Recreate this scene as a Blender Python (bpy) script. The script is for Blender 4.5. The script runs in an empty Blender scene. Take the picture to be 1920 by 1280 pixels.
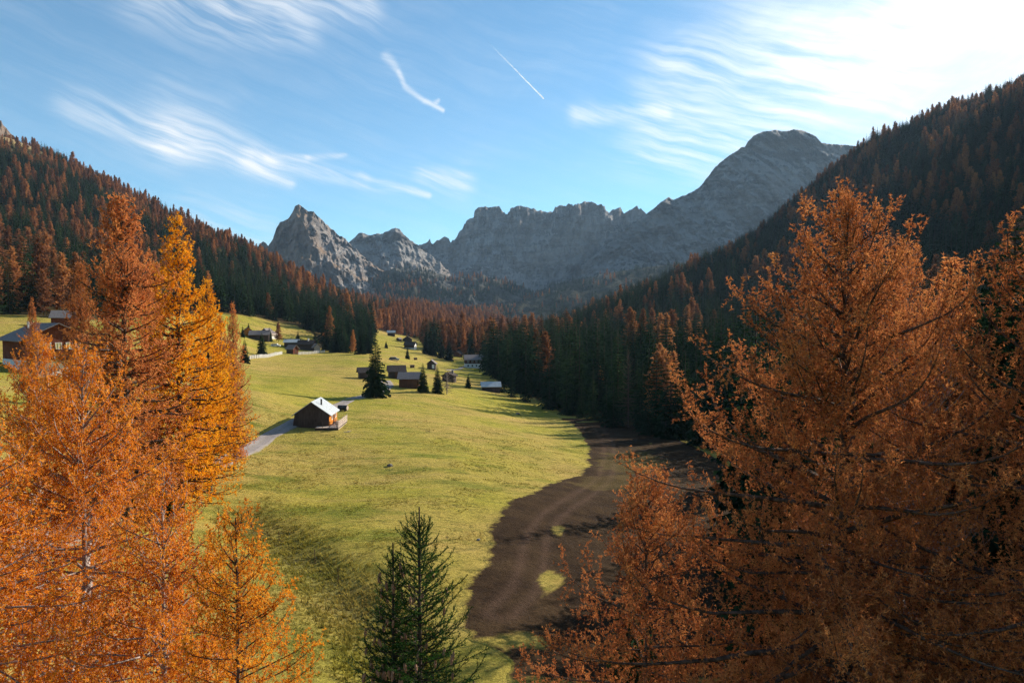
import bpy, math, random
import numpy as np
from mathutils import Vector, Matrix, Euler

R = math.radians
random.seed(7)
rng = np.random.default_rng(7)
scene = bpy.context.scene
COL = scene.collection

# ------------------------------------------------------------------ camera
CZ = 20.0                       # drone height above the meadow datum
FPX = 1280.0                    # focal length in photo pixels (24 mm on 36 mm)
PITCH = math.atan(40 / FPX)     # looking slightly down
cam_d = bpy.data.cameras.new('camera')
cam_d.sensor_width = 36
cam_d.lens = 24
cam_d.clip_start = 0.3
cam_d.clip_end = 120000
cam = bpy.data.objects.new('camera', cam_d)
cam.location = (0, 0, CZ)
cam.rotation_euler = (math.pi / 2 - PITCH, 0, 0)
COL.objects.link(cam)
scene.camera = cam

SUN_AZ, SUN_EL = R(48), R(25)   # azimuth clockwise from +Y (view direction)
SUN_V = Vector((math.sin(SUN_AZ) * math.cos(SUN_EL), math.cos(SUN_AZ) * math.cos(SUN_EL), math.sin(SUN_EL)))

_cp, _sp = math.cos(PITCH), math.sin(PITCH)


def pdir(px, py):
    """world direction through a photo pixel, scaled so that its y component is 1"""
    x = (px - 960) / FPX
    u = (640 - py) / FPX
    y = _cp + u * _sp
    return np.array([x / y, 1.0, (u * _cp - _sp) / y])


def P(px, py, Y):
    return np.array([0, 0, CZ]) + pdir(px, py) * Y


def proj(x, y, z):
    """world -> photo pixel"""
    dz = z - CZ
    f = y * _cp - dz * _sp
    u = y * _sp + dz * _cp
    f = np.where(np.abs(f) < 1e-6, 1e-6, f)
    return 960 + FPX * x / f, 640 - FPX * u / f


# ------------------------------------------------------------------ world
def azel(px, py):
    d = pdir(px, py)
    return math.atan2(d[0], d[1]), math.atan2(d[2], math.hypot(d[0], d[1]))


world = bpy.data.worlds.new('World')
scene.world = world
world.use_nodes = True
SKY_STRENGTH = 0.078


def build_world():
    nt = world.node_tree
    nt.nodes.clear()
    N = nt.nodes.new
    L = nt.links.new
    out = N('ShaderNodeOutputWorld')
    bg = N('ShaderNodeBackground')
    bg.inputs['Strength'].default_value = SKY_STRENGTH
    L(bg.outputs[0], out.inputs[0])
    sky = N('ShaderNodeTexSky')
    sky.sky_type = 'NISHITA'
    sky.sun_disc = False
    sky.sun_elevation = SUN_EL
    sky.sun_rotation = SUN_AZ
    sky.altitude = 1900
    sky.air_density = 1.0
    sky.dust_density = 0.3
    sky.ozone_density = 2.0

    def math_(op, a, b=None, c=None, clamp=False):
        n = N('ShaderNodeMath')
        n.operation = op
        n.use_clamp = clamp
        for i, v in enumerate((a, b, c)):
            if v is None:
                continue
            if isinstance(v, (int, float)):
                n.inputs[i].default_value = v
            else:
                L(v, n.inputs[i])
        return n.outputs[0]

    tc = N('ShaderNodeTexCoord')
    sep = N('ShaderNodeSeparateXYZ')
    L(tc.outputs['Generated'], sep.inputs[0])
    az = math_('ARCTAN2', sep.outputs[0], sep.outputs[1])
    el = math_('ARCSINE', sep.outputs[2])
    cmb = N('ShaderNodeCombineXYZ')
    L(az, cmb.inputs[0])
    L(el, cmb.inputs[1])
    # warp of the sky plane: gives the wisps their torn edges
    nz = N('ShaderNodeTexNoise')
    nz.inputs['Scale'].default_value = 7
    nz.noise_dimensions = '2D'
    nz.inputs['Detail'].default_value = 2.5
    nz.inputs['Roughness'].default_value = 0.6
    L(cmb.outputs[0], nz.inputs['Vector'])
    sub = N('ShaderNodeVectorMath')
    sub.operation = 'SUBTRACT'
    L(nz.outputs['Color'], sub.inputs[0])
    sub.inputs[1].default_value = (0.5, 0.5, 0.5)
    scl = N('ShaderNodeVectorMath')
    scl.operation = 'MULTIPLY'
    L(sub.outputs[0], scl.inputs[0])
    scl.inputs[1].default_value = (0.030, 0.026, 0)
    wrp = N('ShaderNodeVectorMath')
    wrp.operation = 'ADD'
    L(cmb.outputs[0], wrp.inputs[0])
    L(scl.outputs[0], wrp.inputs[1])

    # fibres: noise stretched along a gentle down-right direction
    def fibres(angle, sx, sy, scale, lo, hi, detail=6):
        mp = N('ShaderNodeMapping')
        mp.vector_type = 'TEXTURE'
        mp.inputs['Rotation'].default_value = (0, 0, angle)
        mp.inputs['Scale'].default_value = (sx, sy, 1)
        L(wrp.outputs[0], mp.inputs[0])
        n = N('ShaderNodeTexNoise')
        n.noise_dimensions = '2D'
        n.inputs['Scale'].default_value = scale
        n.inputs['Detail'].default_value = detail
        n.inputs['Roughness'].default_value = 0.62
        L(mp.outputs[0], n.inputs['Vector'])
        mr = N('ShaderNodeMapRange')
        mr.inputs['From Min'].default_value = lo
        mr.inputs['From Max'].default_value = hi
        mr.clamp = True
        L(n.outputs[0], mr.inputs[0])
        return mr.outputs[0]

    fib = fibres(R(-17), 1.3, 0.11, 7, 0.33, 0.72, 4)
    fib2 = fibres(R(20), 1.0, 0.42, 5, 0.22, 0.80, 5)

    def streak(a, b, wa, wb, s):
        """soft distance to a segment of the sky"""
        A, B = np.array((*azel(*a), 0.0)), np.array((*azel(*b), 0.0))
        ba = B - A
        k = ba / (ba @ ba)
        dt = N('ShaderNodeVectorMath')
        dt.operation = 'DOT_PRODUCT'
        L(wrp.outputs[0], dt.inputs[0])
        dt.inputs[1].default_value = k
        h = math_('ADD', dt.outputs['Value'], -float(A @ k), clamp=True)
        ma = N('ShaderNodeVectorMath')
        ma.operation = 'MULTIPLY_ADD'
        L(h, ma.inputs[0])
        ma.inputs[1].default_value = ba
        ma.inputs[2].default_value = A
        ds = N('ShaderNodeVectorMath')
        ds.operation = 'DISTANCE'
        L(wrp.outputs[0], ds.inputs[0])
        L(ma.outputs[0], ds.inputs[1])
        q = math_('DIVIDE', ds.outputs['Value'], math_('MULTIPLY_ADD', h, (wb - wa) / FPX, wa / FPX))
        q = math_('MAXIMUM', math_('MULTIPLY_ADD', math_('MULTIPLY', q, q), -0.22, 1.0), 0.0)
        return math_('MULTIPLY', math_('POWER', q, 3.5), s)

    def total(lst):
        t = lst[0]
        for o in lst[1:]:
            t = math_('ADD', t, o)
        return t

    wisps = total([
        streak((140, 208), (330, 268), 26, 34, 0.50), streak((320, 268), (545, 347), 26, 7, 0.62),
        streak((330, 236), (500, 296), 50, 26, 0.42), streak((470, 298), (690, 343), 20, 10, 0.75), streak((680, 341), (795, 371), 11, 6, 0.85),
        streak((500, 294), (580, 301), 7, 6, 0.45), streak((580, 301), (648, 289), 6, 4, 0.45),
        streak((790, 332), (862, 338), 14, 24, 0.62),
        streak((1075, 210), (1250, 208), 15, 12, 0.60),
        streak((280, 0), (570, 72), 40, 22, 0.50), streak((430, 2), (680, 10), 26, 30, 0.45),
        streak((350, 395), (480, 445), 30, 36, 0.40),
        streak((1230, 262), (1400, 285), 50, 70, 0.62), streak((1250, 140), (1600, 120), 50, 95, 0.55)])
    wisps = math_('MULTIPLY', wisps, math_('ADD', math_('MULTIPLY', fib, 0.95), 0.10))
    tick = streak((718, 102), (742, 134), 8, 4.5, 0.42)
    for seg in (((742, 134), (757, 160), 4.5, 4, 0.6), ((757, 160), (790, 188), 4, 4, 0.7), ((790, 188), (827, 205), 4.5, 3.5, 0.85), ((808, 195), (816, 186), 6, 3, 0.7)):
        tick = math_('MAXIMUM', tick, streak(*seg))
    wisps = math_('ADD', wisps, math_('MULTIPLY', tick, math_('ADD', math_('MULTIPLY', fib, 0.7), 0.35)))
    # thin veil that thickens towards the sun
    vd = N('ShaderNodeVectorMath')
    vd.operation = 'DOT_PRODUCT'
    L(tc.outputs['Generated'], vd.inputs[0])
    vd.inputs[1].default_value = SUN_V
    ang = math_('ARCCOSINE', math_('MINIMUM', vd.outputs['Value'], 0.99999))
    veil = N('ShaderNodeMapRange')
    veil.interpolation_type = 'SMOOTHSTEP'
    veil.inputs['From Min'].default_value = R(35)
    veil.inputs['From Max'].default_value = R(10)
    L(ang, veil.inputs[0])
    veil_m = math_('MULTIPLY', veil.outputs[0], math_('ADD', math_('MULTIPLY', fib2, 0.55), 0.45))
    everywhere = math_('MULTIPLY', math_('MULTIPLY', fib, fib2), 0.16)
    dens = math_('ADD', wisps, math_('ADD', veil_m, everywhere), clamp=True)
    # cirrus lit by the sun: brighter in forward scatter
    fs = math_('EXPONENT', math_('MULTIPLY', ang, -2.6))
    cb = math_('ADD', math_('MULTIPLY', fs, 7.0), 6.6)
    cc = N('ShaderNodeCombineColor')
    L(math_('MULTIPLY', cb, 1.0), cc.inputs[0])
    L(math_('MULTIPLY', cb, 1.0), cc.inputs[1])
    L(math_('MULTIPLY', cb, 1.0), cc.inputs[2])
    mix = N('ShaderNodeMix')
    mix.data_type = 'RGBA'
    L(dens, mix.inputs[0])
    tint = N('ShaderNodeMix')
    tint.data_type = 'RGBA'
    tint.blend_type = 'MULTIPLY'
    tint.inputs[0].default_value = 1.0
    L(sky.outputs[0], tint.inputs[6])
    tint.inputs[7].default_value = (0.80, 1.14, 1.14, 1)
    L(tint.outputs[2], mix.inputs[6])
    L(cc.outputs[0], mix.inputs[7])
    L(mix.outputs[2], bg.inputs[0])


build_world()
sun_d = bpy.data.lights.new('sun', 'SUN')
sun_d.energy = 5.0
sun_d.angle = R(0.53)
sun_d.color = (1.0, 0.90, 0.76)
sun = bpy.data.objects.new('sun', sun_d)
sun.rotation_euler = SUN_V.to_track_quat('Z', 'Y').to_euler()
sun.location = (0, 0, 60)
COL.objects.link(sun)

vs = scene.view_settings
vs.view_transform = 'Standard'
vs.look = 'None'
vs.exposure = 1.0
vs.gamma = 1.0
vs.use_curve_mapping = False
cy = scene.cycles
cy.use_denoising = True
try:
    cy.denoiser = 'OPENIMAGEDENOISE'
    cy.denoising_prefilter = 'NONE'
    cy.denoising_input_passes = 'RGB_ALBEDO_NORMAL'
except Exception:
    pass
cy.max_bounces = 7
cy.diffuse_bounces = 4
cy.glossy_bounces = 2
cy.transmission_bounces = 4
cy.volume_bounces = 0
cy.transparent_max_bounces = 8
cy.use_adaptive_sampling = True
cy.adaptive_threshold = 0.02
cy.caustics_reflective = False
cy.caustics_refractive = False


# ------------------------------------------------------------------ noise
_perm = np.random.default_rng(3).permutation(256)
_perm = np.concatenate([_perm, _perm, _perm])
_g3 = np.random.default_rng(4).normal(size=(256, 3))
_g3 /= np.linalg.norm(_g3, axis=1)[:, None]


def pnoise(x, y, z=0.0):
    x, y, z = np.broadcast_arrays(np.asarray(x, float), np.asarray(y, float), np.asarray(z, float))
    xi, yi, zi = np.floor(x).astype(int), np.floor(y).astype(int), np.floor(z).astype(int)
    xf, yf, zf = x - xi, y - yi, z - zi
    u, v, w = [t * t * t * (t * (t * 6 - 15) + 10) for t in (xf, yf, zf)]
    xi &= 255
    yi &= 255
    zi &= 255

    def gr(i, j, k):
        h = _perm[_perm[_perm[xi + i] + yi + j] + zi + k]
        g = _g3[h]
        return g[..., 0] * (xf - i) + g[..., 1] * (yf - j) + g[..., 2] * (zf - k)
    a = gr(0, 0, 0) * (1 - u) + gr(1, 0, 0) * u
    b = gr(0, 1, 0) * (1 - u) + gr(1, 1, 0) * u
    c = gr(0, 0, 1) * (1 - u) + gr(1, 0, 1) * u
    d = gr(0, 1, 1) * (1 - u) + gr(1, 1, 1) * u
    return ((a * (1 - v) + b * v) * (1 - w) + (c * (1 - v) + d * v) * w) * 1.6


def fbm(x, y, z=0.0, oct=5, gain=0.5, lac=2.03):
    s, a = 0.0, 1.0
    for i in range(oct):
        s = s + a * pnoise(x + i * 17.3, y + i * 9.1, z + i * 5.7)
        a *= gain
        x, y, z = x * lac, y * lac, z * lac
    return s


def ridged(x, y, z=0.0, oct=5, gain=0.5, lac=2.07):
    s, a = 0.0, 1.0
    for i in range(oct):
        s = s + a * (1 - 2 * np.abs(pnoise(x + i * 13.3, y + i * 7.1, z + i * 3.7)))
        a *= gain
        x, y, z = x * lac, y * lac, z * lac
    return s


# ------------------------------------------------------------------ terrain height
# guide points, some out of view: (photo px, photo py, metres away)
CTRL = [
    # near ground and meadow
    (960, 1280, 34), (600, 1280, 34.5), (200, 1280, 32), (1400, 1280, 35), (1900, 1280, 34), (0, 1050, 40), (-400, 1000, 38), (2400, 1150, 42),
    (400, 885, 82), (500, 822, 106), (590, 800, 115), (640, 752, 150), (690, 742, 162), (705, 745, 160), (765, 727, 183),
    (480, 770, 120), (470, 675, 225), (480, 735, 140), (600, 705, 190), (560, 730, 158), (680, 665, 290), (550, 662, 300), (480, 638, 330), (450, 592, 385),
    (600, 625, 400), (640, 660, 330), (735, 630, 520), (800, 652, 460), (885, 690, 360), (835, 690, 310), (760, 668, 350), (850, 641, 650), (1000, 640, 800),
    (700, 603, 800), (950, 632, 1200), (920, 734, 213), (1030, 768, 196), (1100, 792, 166), (1280, 828, 135), (1180, 806, 150),
    (1100, 862, 109), (1000, 1000, 62), (1100, 1150, 45), (1280, 905, 93), (800, 870, 88), (700, 1000, 60), (1600, 900, 95), (1600, 1050, 55), (900, 800, 132),
    (250, 940, 66), (300, 800, 100),
    # sunless slope
    (1100, 690, 300), (1300, 655, 400), (1150, 600, 600), (1400, 545, 600), (1600, 425, 720), (1920, 410, 480), (1920, 650, 190), (1600, 650, 250),
    (1920, 168, 900), (1780, 245, 900), (1650, 290, 930), (1500, 398, 950), (1400, 463, 950), (1230, 548, 900), (1920, 230, 1500), (1650, 330, 1500), (1400, 490, 1600), (1230, 575, 1500),
    (2300, 400, 350), (2300, -60, 700), (2700, -250, 560), (2700, 400, 300), (2300, 150, 1500), (3400, -350, 450), (3400, 500, 250),  # unseen rise to the right, made high to keep sun off the slope
    # sunny slope
    (60, 697, 115), (0, 645, 160), (0, 565, 250), (0, 425, 550), (0, 268, 1000), (130, 312, 950), (250, 392, 900), (480, 482, 900), (600, 540, 950), (700, 575, 1000),
    (250, 500, 500), (300, 605, 250), (400, 562, 450), (500, 545, 600), (600, 585, 600), (0, 330, 1500), (250, 430, 1400), (480, 510, 1400), (700, 590, 1500),
    (-500, 560, 250), (-500, 250, 800), (-500, 300, 1500), (-1200, 300, 700), (-1200, 600, 200),
    # head of the valley
    (840, 593, 1400), (1000, 603, 1700), (750, 560, 2100), (900, 572, 2200), (1100, 565, 2200), (1400, 520, 2300), (600, 545, 2000), (1920, 330, 2600), (0, 400, 2600),
    (960, 560, 4500), (300, 500, 4500), (1700, 500, 4500), (-800, 450, 4500), (2800, 400, 4500), (960, 570, 9000), (-800, 540, 9000), (2800, 540, 9000),
]
_ctrl = np.array([P(*c) for c in CTRL])


def _uv(x, y):
    r = np.hypot(x, y)
    u = np.clip(np.arctan2(x, np.maximum(y, -1e9)), -R(75), R(75))
    return u * 2.2, np.log(np.clip(r, 24, 12000)), np.maximum(r, 1e-3)


def _base(x, y):
    return 1.5 - 0.10 * np.clip(x - 8, -60, 35) * np.clip(np.hypot(x, y) / 110, 0, 1)


def _kern(d2):
    return 0.5 * d2 * np.log(d2 + 1e-12)


_cu, _cv, _cr = _uv(_ctrl[:, 0], _ctrl[:, 1])
_ce = (_ctrl[:, 2] - _base(_ctrl[:, 0], _ctrl[:, 1])) / _cr
_n = len(_cu)
_A = np.zeros((_n + 3, _n + 3))
_A[:_n, :_n] = _kern((_cu[:, None] - _cu) ** 2 + (_cv[:, None] - _cv) ** 2) + np.eye(_n) * 2e-4
_A[:_n, _n:] = np.c_[np.ones(_n), _cu, _cv]
_A[_n:, :_n] = _A[:_n, _n:].T
_w = np.linalg.solve(_A, np.r_[_ce, 0, 0, 0])


def H0(x, y):
    x = np.asarray(x, float)
    y = np.asarray(y, float)
    sh = x.shape
    x, y = x.ravel(), y.ravel()
    o = np.empty(len(x))
    for i in range(0, len(x), 40000):
        xs, ys = x[i:i + 40000], y[i:i + 40000]
        u, v, r = _uv(xs, ys)
        k = _kern((u[:, None] - _cu) ** 2 + (v[:, None] - _cv) ** 2)
        e = k @ _w[:_n] + _w[_n] + _w[_n + 1] * u + _w[_n + 2] * v
        o[i:i + 40000] = _base(xs, ys) + e * np.clip(r, 24, 12000) * np.where(r < 24, r / 24, 1)
    return o.reshape(sh)


def H(x, y):
    x = np.asarray(x, float)
    y = np.asarray(y, float)
    r = np.hypot(x, y)
    big = fbm(x / 160, y / 160, 0.3, 4) * np.clip((r - 350) / 600, 0, 1) * 14
    mid = fbm(x / 22, y / 22, 0.7, 3) * 0.45 * np.clip((r - 25) / 50, 0, 1)
    small = fbm(x / 4.5, y / 4.5, 0.1, 3) * 0.10
    return H0(x, y) + big + mid + small


def ground_at(px, py, y0=20, y1=2600):
    """first hit of the view ray with the terrain (world point)"""
    d = pdir(px, py)
    ys = np.geomspace(y0, y1, 1400)
    z = CZ + d[2] * ys
    h = H(d[0] * ys, ys)
    below = np.nonzero(z < h)[0]
    if len(below) == 0:
        i = int(np.argmin(z - h))
        Y = ys[i]
    else:
        i = max(below[0], 1)
        a, b = z[i - 1] - h[i - 1], z[i] - h[i]
        Y = ys[i - 1] + (ys[i] - ys[i - 1]) * a / (a - b)
    x = d[0] * Y
    return np.array([x, Y, float(H(x, Y))])


def gz(x, y):
    return float(H(np.array([x]), np.array([y]))[0])


# ------------------------------------------------------------------ object helpers
def tag(o, label=None, cat=None, group=None, kind=None):
    if label:
        o['label'] = label
    if cat:
        o['category'] = cat
    if group:
        o['group'] = group
    if kind:
        o['kind'] = kind
    return o


def np_mesh(name, V, F, mat=None, smooth=False):
    """fast mesh from arrays; F is (n,3) or (n,4) ints"""
    V = np.ascontiguousarray(V, np.float32)
    F = np.ascontiguousarray(F, np.int32)
    me = bpy.data.meshes.new(name)
    me.vertices.add(len(V))
    me.vertices.foreach_set('co', V.ravel())
    k = F.shape[1]
    me.loops.add(F.size)
    me.loops.foreach_set('vertex_index', F.ravel())
    me.polygons.add(len(F))
    me.polygons.foreach_set('loop_start', np.arange(0, F.size, k, dtype=np.int32))
    try:
        me.polygons.foreach_set('loop_total', np.full(len(F), k, np.int32))
    except Exception:
        pass
    if smooth:
        me.polygons.foreach_set('use_smooth', np.ones(len(F), bool))
    me.update(calc_edges=True)
    if mat:
        me.materials.append(mat)
    return me


def link(name, me, parent=None, loc=None, rot=None, scale=None):
    o = bpy.data.objects.new(name, me)
    COL.objects.link(o)
    if parent:
        o.parent = parent
    if loc is not None:
        o.location = loc
    if rot is not None:
        o.rotation_euler = rot
    if scale is not None:
        o.scale = scale
    return o


def add_attr(me, name, vals):
    a = me.attributes.new(name, 'FLOAT', 'POINT')
    a.data.foreach_set('value', np.ascontiguousarray(vals, np.float32))


def grid_faces(nu, nv):
    i = np.arange(nu - 1)[:, None] * nv + np.arange(nv - 1)[None, :]
    return np.stack([i, i + nv, i + nv + 1, i + 1], -1).reshape(-1, 4)


class MB:
    """collects boxes / prisms / tubes into one mesh"""

    def __init__(s):
        s.v, s.f = [], []

    def add(s, vs, fs):
        b = len(s.v)
        s.v += [tuple(map(float, v)) for v in vs]
        s.f += [tuple(b + i for i in f) for f in fs]
        return s

    def box(s, c, d, rz=0.0):
        cx, cy_, cz = c
        x, y, z = d[0] / 2, d[1] / 2, d[2] / 2
        ca, sa = math.cos(rz), math.sin(rz)
        vs_ = [(cx + a * x * ca - b * y * sa, cy_ + a * x * sa + b * y * ca, cz + e * z)
               for a, b, e in ((-1, -1, -1), (1, -1, -1), (1, 1, -1), (-1, 1, -1), (-1, -1, 1), (1, -1, 1), (1, 1, 1), (-1, 1, 1))]
        return s.add(vs_, [(3, 2, 1, 0), (4, 5, 6, 7), (0, 1, 5, 4), (1, 2, 6, 5), (2, 3, 7, 6), (3, 0, 4, 7)])

    def prism(s, poly, a, b):
        """poly: list of 3D points (one end); extrude by vector b-a"""
        d = np.array(b) - np.array(a)
        n = len(poly)
        vs_ = [np.array(p) for p in poly] + [np.array(p) + d for p in poly]
        fs = [tuple(range(n - 1, -1, -1)), tuple(range(n, 2 * n))]
        fs += [(i, (i + 1) % n, n + (i + 1) % n, n + i) for i in range(n)]
        return s.add(vs_, fs)

    def tube(s, a, b, ra, rb=None, n=6):
        rb = ra if rb is None else rb
        a, b = Vector(a), Vector(b)
        d = (b - a).normalized()
        u = d.orthogonal().normalized()
        w = d.cross(u)
        vs_ = []
        for p, r in ((a, ra), (b, rb)):
            for i in range(n):
                t = 2 * math.pi * i / n
                vs_.append(p + u * (r * math.cos(t)) + w * (r * math.sin(t)))
        fs = [(i, (i + 1) % n, n + (i + 1) % n, n + i) for i in range(n)] + [tuple(range(n - 1, -1, -1)), tuple(range(n, 2 * n))]
        return s.add(vs_, fs)

    def build(s, name, mat, parent=None, **k):
        me = bpy.data.meshes.new(name)
        me.from_pydata(s.v, [], s.f)
        me.update()
        me.materials.append(mat)
        return link(name, me, parent, **k)


# ------------------------------------------------------------------ materials
def new_mat(name):
    m = bpy.data.materials.new(name)
    m.use_nodes = True
    nt = m.node_tree
    nt.nodes.clear()
    out = nt.nodes.new('ShaderNodeOutputMaterial')
    return m, nt, out


class NB:
    """small node-building helper"""

    def __init__(s, nt):
        s.nt = nt

    def n(s, typ, **props):
        o = s.nt.nodes.new(typ)
        for k, v in props.items():
            setattr(o, k, v)
        return o

    def put(s, sock, v):
        if v is None:
            return
        if isinstance(v, (int, float)):
            sock.default_value = v
        elif isinstance(v, (tuple, list)):
            sock.default_value = tuple(v) if len(v) == len(sock.default_value) else tuple(v) + (1.0,)
        else:
            s.nt.links.new(v, sock)

    def math(s, op, a, b=None, c=None, clamp=False):
        o = s.n('ShaderNodeMath', operation=op, use_clamp=clamp)
        for i, v in enumerate((a, b, c)):
            s.put(o.inputs[i], v)
        return o.outputs[0]

    def mix(s, f, a, b, blend='MIX'):
        o = s.n('ShaderNodeMix', data_type='RGBA', blend_type=blend)
        s.put(o.inputs[0], f)
        s.put(o.inputs[6], a)
        s.put(o.inputs[7], b)
        return o.outputs[2]

    def noise(s, vec, scale, detail=4, rough=0.55, dist=0.0):
        o = s.n('ShaderNodeTexNoise')
        s.put(o.inputs['Vector'], vec)
        o.inputs['Scale'].default_value = scale
        o.inputs['Detail'].default_value = detail
        o.inputs['Roughness'].default_value = rough
        o.inputs['Distortion'].default_value = dist
        return o.outputs[0]

    def rng(s, v, a, b, c=0.0, d=1.0, smooth=False):
        o = s.n('ShaderNodeMapRange')
        if smooth:
            o.interpolation_type = 'SMOOTHSTEP'
        s.put(o.inputs[0], v)
        for i, t in enumerate((a, b, c, d)):
            o.inputs[i + 1].default_value = t
        return o.outputs[0]

    def mapping(s, vec, scale=(1, 1, 1), rot=(0, 0, 0)):
        o = s.n('ShaderNodeMapping')
        s.put(o.inputs[0], vec)
        o.inputs['Scale'].default_value = scale
        o.inputs['Rotation'].default_value = rot
        return o.outputs[0]

    def attr(s, name):
        return s.n('ShaderNodeAttribute', attribute_name=name).outputs['Fac']

    def bump(s, h, strength, dist):
        o = s.n('ShaderNodeBump')
        o.inputs['Strength'].default_value = strength
        o.inputs['Distance'].default_value = dist
        s.put(o.inputs['Height'], h)
        return o.outputs[0]

    def pbr(s, out, col, rough=0.9, normal=None, spec=0.2, metal=0.0):
        o = s.n('ShaderNodeBsdfPrincipled')
        s.put(o.inputs['Base Color'], col)
        s.put(o.inputs['Roughness'], rough)
        o.inputs['Specular IOR Level'].default_value = spec
        o.inputs['Metallic'].default_value = metal
        if normal is not None:
            s.nt.links.new(normal, o.inputs['Normal'])
        s.nt.links.new(o.outputs[0], out.inputs[0])
        return o


def pos(b):
    return b.n('ShaderNodeNewGeometry').outputs['Position']


def objc(b):
    return b.n('ShaderNodeTexCoord').outputs['Object']


def wood_mat(name, dark, light, scale=14.0, vertical=True, rough=0.85):
    m, nt, out = new_mat(name)
    b = NB(nt)
    p = objc(b)
    g = b.noise(b.mapping(p, (scale, scale, 0.7) if vertical else (0.7, scale, scale)), 1.0, 5, 0.65)
    w = b.noise(p, 0.9, 4)
    c = b.mix(b.rng(g, 0.3, 0.72), dark, light)
    c = b.mix(b.rng(w, 0.45, 0.75, 0, 0.5), c, tuple(x * 0.55 for x in dark))
    b.pbr(out, c, rough, b.bump(g, 0.5, 0.02), 0.15)
    return m


def plain_mat(name, col, rough=0.7, var=0.15, scale=3.0, metal=0.0, spec=0.3, bumpd=0.0):
    m, nt, out = new_mat(name)
    b = NB(nt)
    n = b.noise(objc(b), scale, 5, 0.6)
    lo = tuple(max(0, x * (1 - var)) for x in col)
    hi = tuple(min(1, x * (1 + var)) for x in col)
    b.pbr(out, b.mix(b.rng(n, 0.3, 0.7), lo, hi), rough, b.bump(n, 0.5, bumpd) if bumpd else None, spec, metal)
    return m


def foliage_mat(name, cols, transl, clump=0.8, dark=0.45, objvar=0.35):
    """cols: dark, mid, light"""
    m, nt, out = new_mat(name)
    b = NB(nt)
    p = objc(b)
    oi = b.n('ShaderNodeObjectInfo').outputs['Random']
    isl = b.n('ShaderNodeNewGeometry').outputs['Random Per Island']
    n = b.noise(p, clump, 3, 0.6)
    f = b.math('ADD', b.math('MULTIPLY', b.rng(n, 0.3, 0.7), 0.6), b.math('MULTIPLY', isl, 0.4))
    f = b.math('ADD', f, b.math('MULTIPLY', b.math('SUBTRACT', oi, 0.5), objvar * 2), clamp=True)
    r = b.n('ShaderNodeValToRGB')
    e = r.color_ramp.elements
    e[0].position, e[0].color = 0.1, (*cols[0], 1)
    e[1].position, e[1].color = 0.9, (*cols[2], 1)
    k = e.new(0.5)
    k.color = (*cols[1], 1)
    nt.links.new(f, r.inputs[0])
    c = r.outputs[0]
    d = b.n('ShaderNodeBsdfDiffuse')
    t = b.n('ShaderNodeBsdfTranslucent')
    nt.links.new(c, d.inputs[0])
    nt.links.new(c, t.inputs[0])
    mx = b.n('ShaderNodeMixShader')
    mx.inputs[0].default_value = transl
    nt.links.new(d.outputs[0], mx.inputs[1])
    nt.links.new(t.outputs[0], mx.inputs[2])
    nt.links.new(mx.outputs[0], out.inputs[0])
    return m


def bark_mat(name, a, c_):
    m, nt, out = new_mat(name)
    b = NB(nt)
    g = b.noise(b.mapping(objc(b), (9, 9, 2.2)), 1.0, 5, 0.65)
    b.pbr(out, b.mix(b.rng(g, 0.35, 0.7), a, c_), 0.95, b.bump(g, 0.7, 0.03), 0.1)
    return m


M = {}
M['bark'] = bark_mat('larch_bark', (0.035, 0.022, 0.017), (0.16, 0.115, 0.09))
M['bark_pale'] = bark_mat('larch_bark_pale', (0.10, 0.07, 0.06), (0.50, 0.43, 0.39))
M['bark_spruce'] = bark_mat('spruce_bark', (0.03, 0.022, 0.018), (0.12, 0.09, 0.07))
M['larch_rust'] = foliage_mat('larch_rust', ((0.25, 0.078, 0.030), (0.56, 0.205, 0.072), (0.78, 0.36, 0.11)), 0.36, 1.1, objvar=0.0)
M['larch_orange'] = foliage_mat('larch_orange', ((0.45, 0.13, 0.02), (0.80, 0.29, 0.03), (0.92, 0.46, 0.05)), 0.5, 1.1, objvar=0.0)
M['larch_amber'] = foliage_mat('larch_amber', ((0.46, 0.15, 0.018), (0.84, 0.34, 0.026), (0.94, 0.52, 0.05)), 0.5, 1.1, objvar=0.0)
M['larch_brown'] = foliage_mat('larch_brown', ((0.34, 0.115, 0.045), (0.66, 0.25, 0.085), (0.82, 0.38, 0.11)), 0.5, 0.5, objvar=0.0)
M['larch_gold'] = foliage_mat('larch_gold', ((0.58, 0.21, 0.015), (0.90, 0.40, 0.02), (0.95, 0.56, 0.03)), 0.52, 0.5, objvar=0.0)
M['larch_far'] = foliage_mat('larch_far', ((0.17, 0.07, 0.036), (0.36, 0.155, 0.066), (0.54, 0.25, 0.085)), 0.35, 0.35, objvar=0.32)
M['larch_grey'] = foliage_mat('larch_grey', ((0.06, 0.04, 0.03), (0.12, 0.085, 0.065), (0.18, 0.13, 0.10)), 0.15, 0.5)
M['spruce_hero'] = foliage_mat('spruce_hero', ((0.010, 0.032, 0.008), (0.028, 0.078, 0.016), (0.07, 0.15, 0.03)), 0.25, 2.0)
M['spruce_far'] = foliage_mat('spruce_far', ((0.010, 0.024, 0.014), (0.022, 0.045, 0.020), (0.055, 0.085, 0.030)), 0.15, 0.4, objvar=0.3)


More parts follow.
